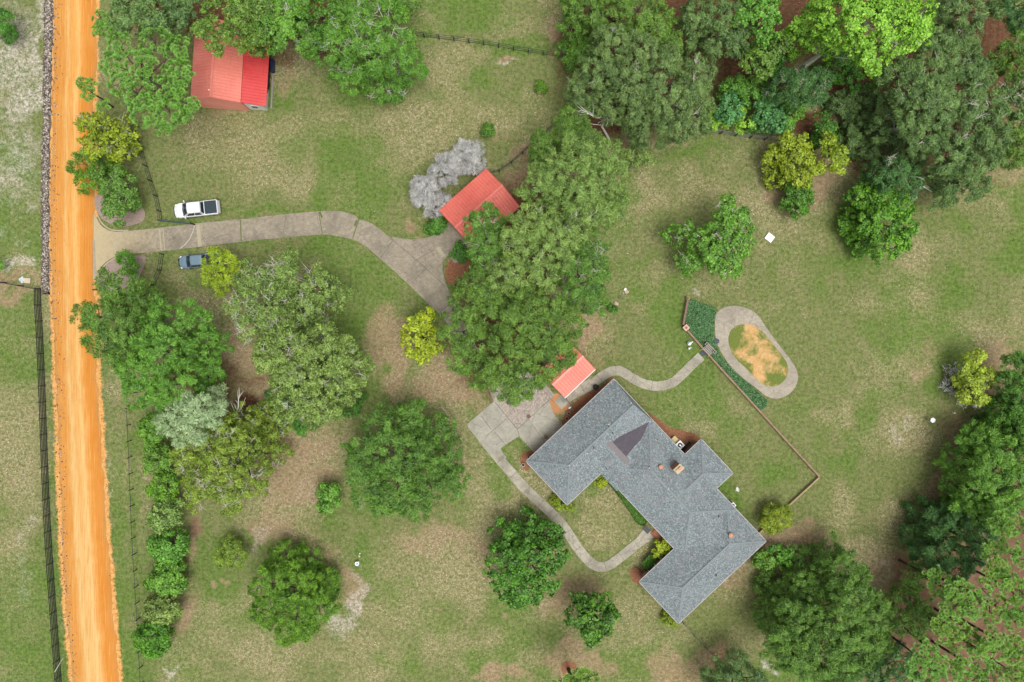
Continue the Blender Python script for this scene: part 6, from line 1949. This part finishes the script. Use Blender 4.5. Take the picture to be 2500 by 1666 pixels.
# chair on the patio
q = W(1333, 1067)
cr = thing('patio_chair', (q.x, q.y, .07), HA + .5, 'small brown chair on the patio close to the house eave', 'chair')
MB().box((0, 0, .44), (.48, .48, .07)).build('seat', M_BOARDS, cr)
MB().box((-.24, 0, .70), (.06, .48, .46)).build('backrest', M_BOARDS, cr)
for sx in (-.2, .2):
    for sy in (-.2, .2):
        MB().box((sx, sy, .205), (.05, .05, .41)).build('leg', M_BLACK, cr)
# small ornaments on the garden side
def statue(u, v, s, label):
    q = W(u, v)
    r = thing('garden_statue', (q.x, q.y, 0), .6, label, 'garden ornament', 'ornaments by the garden wall')
    M_TEAL = plain('teal_glaze', (.24, .42, .40), .4, .25, 6)
    MB().lathe((0, 0, 0), [(.16 * s, 0), (.16 * s, .08 * s), (.08 * s, .14 * s), (.07 * s, .4 * s), (.22 * s, .5 * s), (.22 * s, .54 * s)], 14).build('pedestal', M_TEAL, r)
    bd = MB(); bd.tube([(-.26 * s, 0, .72 * s), (-.12 * s, 0, .66 * s), (.05 * s, 0, .68 * s), (.18 * s, .02 * s, .78 * s), (.24 * s, .02 * s, .92 * s), (.36 * s, .02 * s, .93 * s)], [.02 * s, .10 * s, .13 * s, .07 * s, .06 * s, .01 * s], 10)
    bd.build('bird_figure', M_WHITEP, r, smooth=True)
    MB().tube([(0, 0, .5 * s), (0, 0, .62 * s)], [.03 * s, .03 * s], 6).build('stand', M_WHITEP, r)


statue(1680.5, 839, 1.25, 'larger pale bird statue on a teal stand left of the brick wall')
statue(1681, 851, .75, 'smaller pale bird statue below the larger one left of the brick wall')
statue(1390, 995, .8, 'white bird figure beside the dark iron gate at the house')

# satellite dish in the back garden
q = W(1798, 1191)
ds = thing('satellite_dish', (q.x, q.y, 0), math.radians(200), 'white oval satellite dish on a short mast in the back garden lawn', 'satellite dish')
MB().tube([(0, 0, 0), (0, 0, .8)], [.03, .03], 8).build('mast', M_METAL, ds)
rings = []
for k, (r, dz) in enumerate(((.02, .0), (.14, .012), (.24, .045), (.32, .085))):
    rings.append([(.10 + dz * .9 + .0, r * 1.05 * math.cos(a * math.pi / 10), .98 + r * .8 * math.sin(a * math.pi / 10)) for a in range(20)])
Mx = Matrix.Rotation(math.radians(-38), 4, 'Y')
rings = [[tuple(Mx @ (Vector(p_) - Vector((.1, 0, .95))) + Vector((.1, 0, .95))) for p_ in rg] for rg in rings]
back = [[(p_[0] - .015, p_[1], p_[2] - .02) for p_ in rg] for rg in rings[::-1]]
MB().loft(rings + back, cap=True).build('dish', M_WHITEP, ds)
MB().tube([(.05, 0, .72), (.42, 0, 1.12)], [.018, .018], 6).build('feed_arm', M_WHITEP, ds)
MB().box((.44, 0, 1.14), (.09, .07, .07)).build('receiver', M_METAL, ds)

# white board on the lawn
q = W(1878, 581)
wb = thing('well_cover', (q.x, q.y, 0), math.radians(-38), 'white square flat lid lying alone on the right lawn', 'cover')
MB().box((0, 0, .09), (.98, .88, .2)).build('box', M_WHITE, wb)
MB().box((0, 0, .21), (1.06, .96, .05)).build('lid', M_WHITEP, wb)
MB().box((-.40, -.49, .2), (.14, .06, .05)).build('hasp', M_METAL, wb)

# hexagonal white bird feeder and small capped pipe
q = W(2264, 1024)
bf = thing('bird_feeder', (q.x, q.y, 0), .3, 'white hexagonal roofed feeder on a post in the worn patch of the right lawn', 'bird feeder')
MB().tube([(0, 0, 0), (0, 0, .9)], [.05, .05], 8).build('post', M_METAL, bf)
MB().lathe((0, 0, .9), [(.26, 0), (.26, .05), (.20, .06), (.20, .36)], 6).build('feeder_body', plain('purple_shade_tone', (.28, .22, .42), .4, .1, 4), bf)  # purple shade at the feeder's base, painted into the body colour
MB().lathe((0, 0, 1.26), [(.36, 0), (.36, .03), (.04, .13)], 6).build('roof', M_WHITEP, bf)
q = W(2325, 1008)
mb = MB().lathe((q.x, q.y, -.02), [(.055, 0), (.055, .5), (.085, .51), (.085, .58), (.03, .6)], 12)
tag(mb.build('cleanout_pipe', M_WHITEP), 'little white capped pipe near the right wood edge', 'pipe')
# bird bath with brown stones near the lower left lawn
q = W(874.5, 1373)
bb = thing('bird_bath', (q.x, q.y, 0), 0, 'pale blue white bird bath standing in the lower left lawn', 'bird bath')
MB().lathe((0, 0, 0), [(.16, 0), (.15, .06), (.07, .12), (.06, .55), (.12, .62), (.27, .70), (.29, .73), (.24, .72), (.10, .66), (.09, .66)], 22).build('basin', plain('blue_white_glaze', (.66, .72, .80), .3, .08, 4), bb)
MB().lathe((0, 0, .66), [(.085, 0), (.08, .09), (.03, .12)], 12).build('water_nozzle', plain('navy_nozzle', (.03, .05, .12), .4, .1, 4), bb)


def rock(u, v, s, label, m, grp, seed, h=.6):
    rd_ = random.Random(seed)
    q = W(u, v)
    bm = bmesh.new(); bmesh.ops.create_icosphere(bm, subdivisions=2, radius=1)
    for v_ in bm.verts:
        k = 1 + rd_.uniform(-.16, .16)
        v_.co = Vector((v_.co.x * s[0] * k, v_.co.y * s[1] * k, v_.co.z * h * s[0] * k))
    me = bpy.data.meshes.new('rock'); bm.to_mesh(me); bm.free()
    o = link('rock', me, m)
    o.location = (q.x, q.y, h * s[0] * .45); o.rotation_euler = (0, 0, rd_.uniform(0, 3))
    tag(o, label, 'rock', grp)


RG = 'rocks on the lawn'
rock(877, 1358, (.14, .2), 'small brown rock just above the bird bath', M_STONE, RG, 1)
rock(878.5, 1352, (.12, .1), 'smallest pale rock above the bird bath', M_STONEW, RG, 2)
q = W(1525.5, 707.5)
mb = MB().box((q.x, q.y, .2), (.42, .34, .4), math.radians(50), .9)
tag(mb.build('stone_block', M_STONEW), 'square whitish stone block at the head of the rocks in the middle lawn', 'stone block')
rock(1530.5, 713, (.22, .3), 'pinkish rock right of the square whitish stone block', M_STONE, RG, 3)
rock(1521, 717, (.26, .18), 'mossy tan rock just below the square whitish block', plain('mossy_rock', (.22, .22, .11), .95, .5, 6), RG, 4)
rock(1516, 726, (.2, .3), 'dark olive rock in the middle of the lawn rock line', plain('olive_rock', (.13, .13, .07), .95, .5, 6), RG, 5)
rock(1504, 742, (.36, .28), 'largest pinkish tan rock at the lower end of the lawn rock line', M_STONE, RG, 6)
tree('bush', 'bush', 'ragged dark weed clump below the largest pinkish rock', None, 'shrub', 'dark', .8, [(1492, 750, 9), (1498, 756, 7)], cov=.8)
# curved edging at the lower house corner
mb = MB(); mb.tube([W(*p_, .35) for p_ in smooth_line([(1548, 1384), (1556, 1387), (1564, 1394), (1571, 1406)], 3)], [.05] * len(smooth_line([(1548, 1384), (1556, 1387), (1564, 1394), (1571, 1406)], 3)), 6)
for p_ in smooth_line([(1548, 1384), (1556, 1387), (1564, 1394), (1571, 1406)], 3)[::2]:
    w_ = W(*p_); mb.box((w_.x, w_.y, .17), (.04, .04, .36))
tag(mb.build('edging_fence', M_BLACK), 'curved low black edging fence round the round bed at the lower house corner', 'edging')
# downspout end piece
q = W(1571, 1404)
# mailboxes by the road
for k, (u, v, lab) in enumerate(((231, 694.5, 'upper dark mailbox on a post at the clay road edge'), (231, 707.5, 'lower dark mailbox on a post at the clay road edge'))):
    q = W(u, v, 1.1)
    mbx = thing('mailbox', (q.x, q.y, 0), math.radians(2), lab, 'mailbox', 'mailboxes at the road')
    MB().box((.08, 0, .5), (.1, .1, 1.0)).build('post', M_WOODG, mbx)
    rings = []
    for x in (-.26, .26):
        rings.append([(x, -.1, 1.0), (x, -.1, 1.12)] + [(x, -.1 * math.cos(a * math.pi / 6), 1.14 + .1 * math.sin(a * math.pi / 6)) for a in range(7)] + [(x, .1, 1.12), (x, .1, 1.0)])
    MB().loft(rings).build('box', plain('mailbox_grey', (.06, .075, .07) if k == 0 else (.07, .05, .035), .5, .3, 5), mbx)
    MB().box((-.272, 0, 1.1), (.016, .17, .17)).build('door', M_BLACK, mbx)
# guy wire with a white guard at the lower left fence
a_ = W(153.5, 1607)
gw = thing('guy_wire', (a_.x, a_.y, 0), 0, 'slanting guy wire with white guard tube beside the lower end of the black fence', 'guy wire')
b_ = W(133.5, 1641, 2.2) - a_
c_ = b_ * 3.2
MB().tube([(0, 0, .0), b_], [.05, .05], 8).build('guard', M_WHITEP, gw)
MB().tube([b_, c_], [.012, .012], 5).build('wire', M_GREENPAINT, gw)
# crate and crumpled sheet near the left fence
q = W(69, 686)
cr = thing('wooden_crate', (q.x, q.y, 0), math.radians(-6), 'pale wooden crate lid lying near the left fence corner', 'crate')
for k in range(4):
    MB().box((0, -.25 + k * .17, .24), (.86, .15, .03)).build('board', M_WOOD, cr)
MB().box((0, 0, .12), (.8, .62, .2)).build('crate_body', M_WOOD, cr)
q = W(57, 684)
rd = random.Random(6)
bm = bmesh.new(); bmesh.ops.create_grid(bm, x_segments=8, y_segments=8, size=.36)
for v_ in bm.verts: v_.co.z = .12 + rd.uniform(0, .16); v_.co.x += rd.uniform(-.05, .05); v_.co.y *= 1.1
me = bpy.data.meshes.new('crumpled_tarp'); bm.to_mesh(me); bm.free()
tp = link('crumpled_tarp', me, plain('pale_blue_tarp', (.45, .52, .54), .6, .25, 5)); tp.location = (q.x, q.y, 0); tp.rotation_euler = (0, 0, .6)
md = tp.modifiers.new('thickness', 'SOLIDIFY'); md.thickness = .02
tag(tp, 'crumpled pale blue sheet against the wooden crate near the left fence', 'tarp')
# dead grey forked limbs that show on the trees
def snag(pts, r, label, seed, group='bare forked limbs'):
    a0 = W(*pts[0])
    o = thing('dead_tree', (a0.x, a0.y, 0), 0, label, 'dead tree', group)
    rd_ = random.Random(seed)
    P_ = [W(*p_) - Vector((a0.x, a0.y, 0)) for p_ in pts]
    MB().tube(P_, [r * (1 - .6 * k / (len(P_) - 1)) for k in range(len(P_))], 6).build('trunk', BARKP, o)
    tw = MB()
    for k in range(18):
        i = rd_.randint(1, len(P_) - 1)
        s0 = P_[i - 1].lerp(P_[i], rd_.random())
        if i == 1: s0 = P_[-1]
        d = (P_[-1] - P_[-2]).normalized() + Vector((rd_.uniform(-.9, .9), rd_.uniform(-.9, .9), rd_.uniform(-.1, .5)))
        e = s0 + d * rd_.uniform(.6, 1.6)
        m = s0.lerp(e, .5) + Vector((rd_.uniform(-.15, .15), rd_.uniform(-.15, .15), .05))
        tw.tube([s0, m, e], [.05, .04, .02], 4, False)
    tw.build('twigs', BARKP, o)


snag([(600, 1015, 0), (590, 1010, 3.2), (574, 1012, 5), (582, 995, 6), (582, 975, 7)], .14, 'pale bare snag rising between the silvery tree and the mid green oak', 1)
snag([(1490, 345, 0), (1470, 310, 4), (1480, 285, 5.5), (1455, 288, 6.5), (1438, 278, 7.2)], .16, 'pale bare fork in the gap below the great spreading oak', 2)
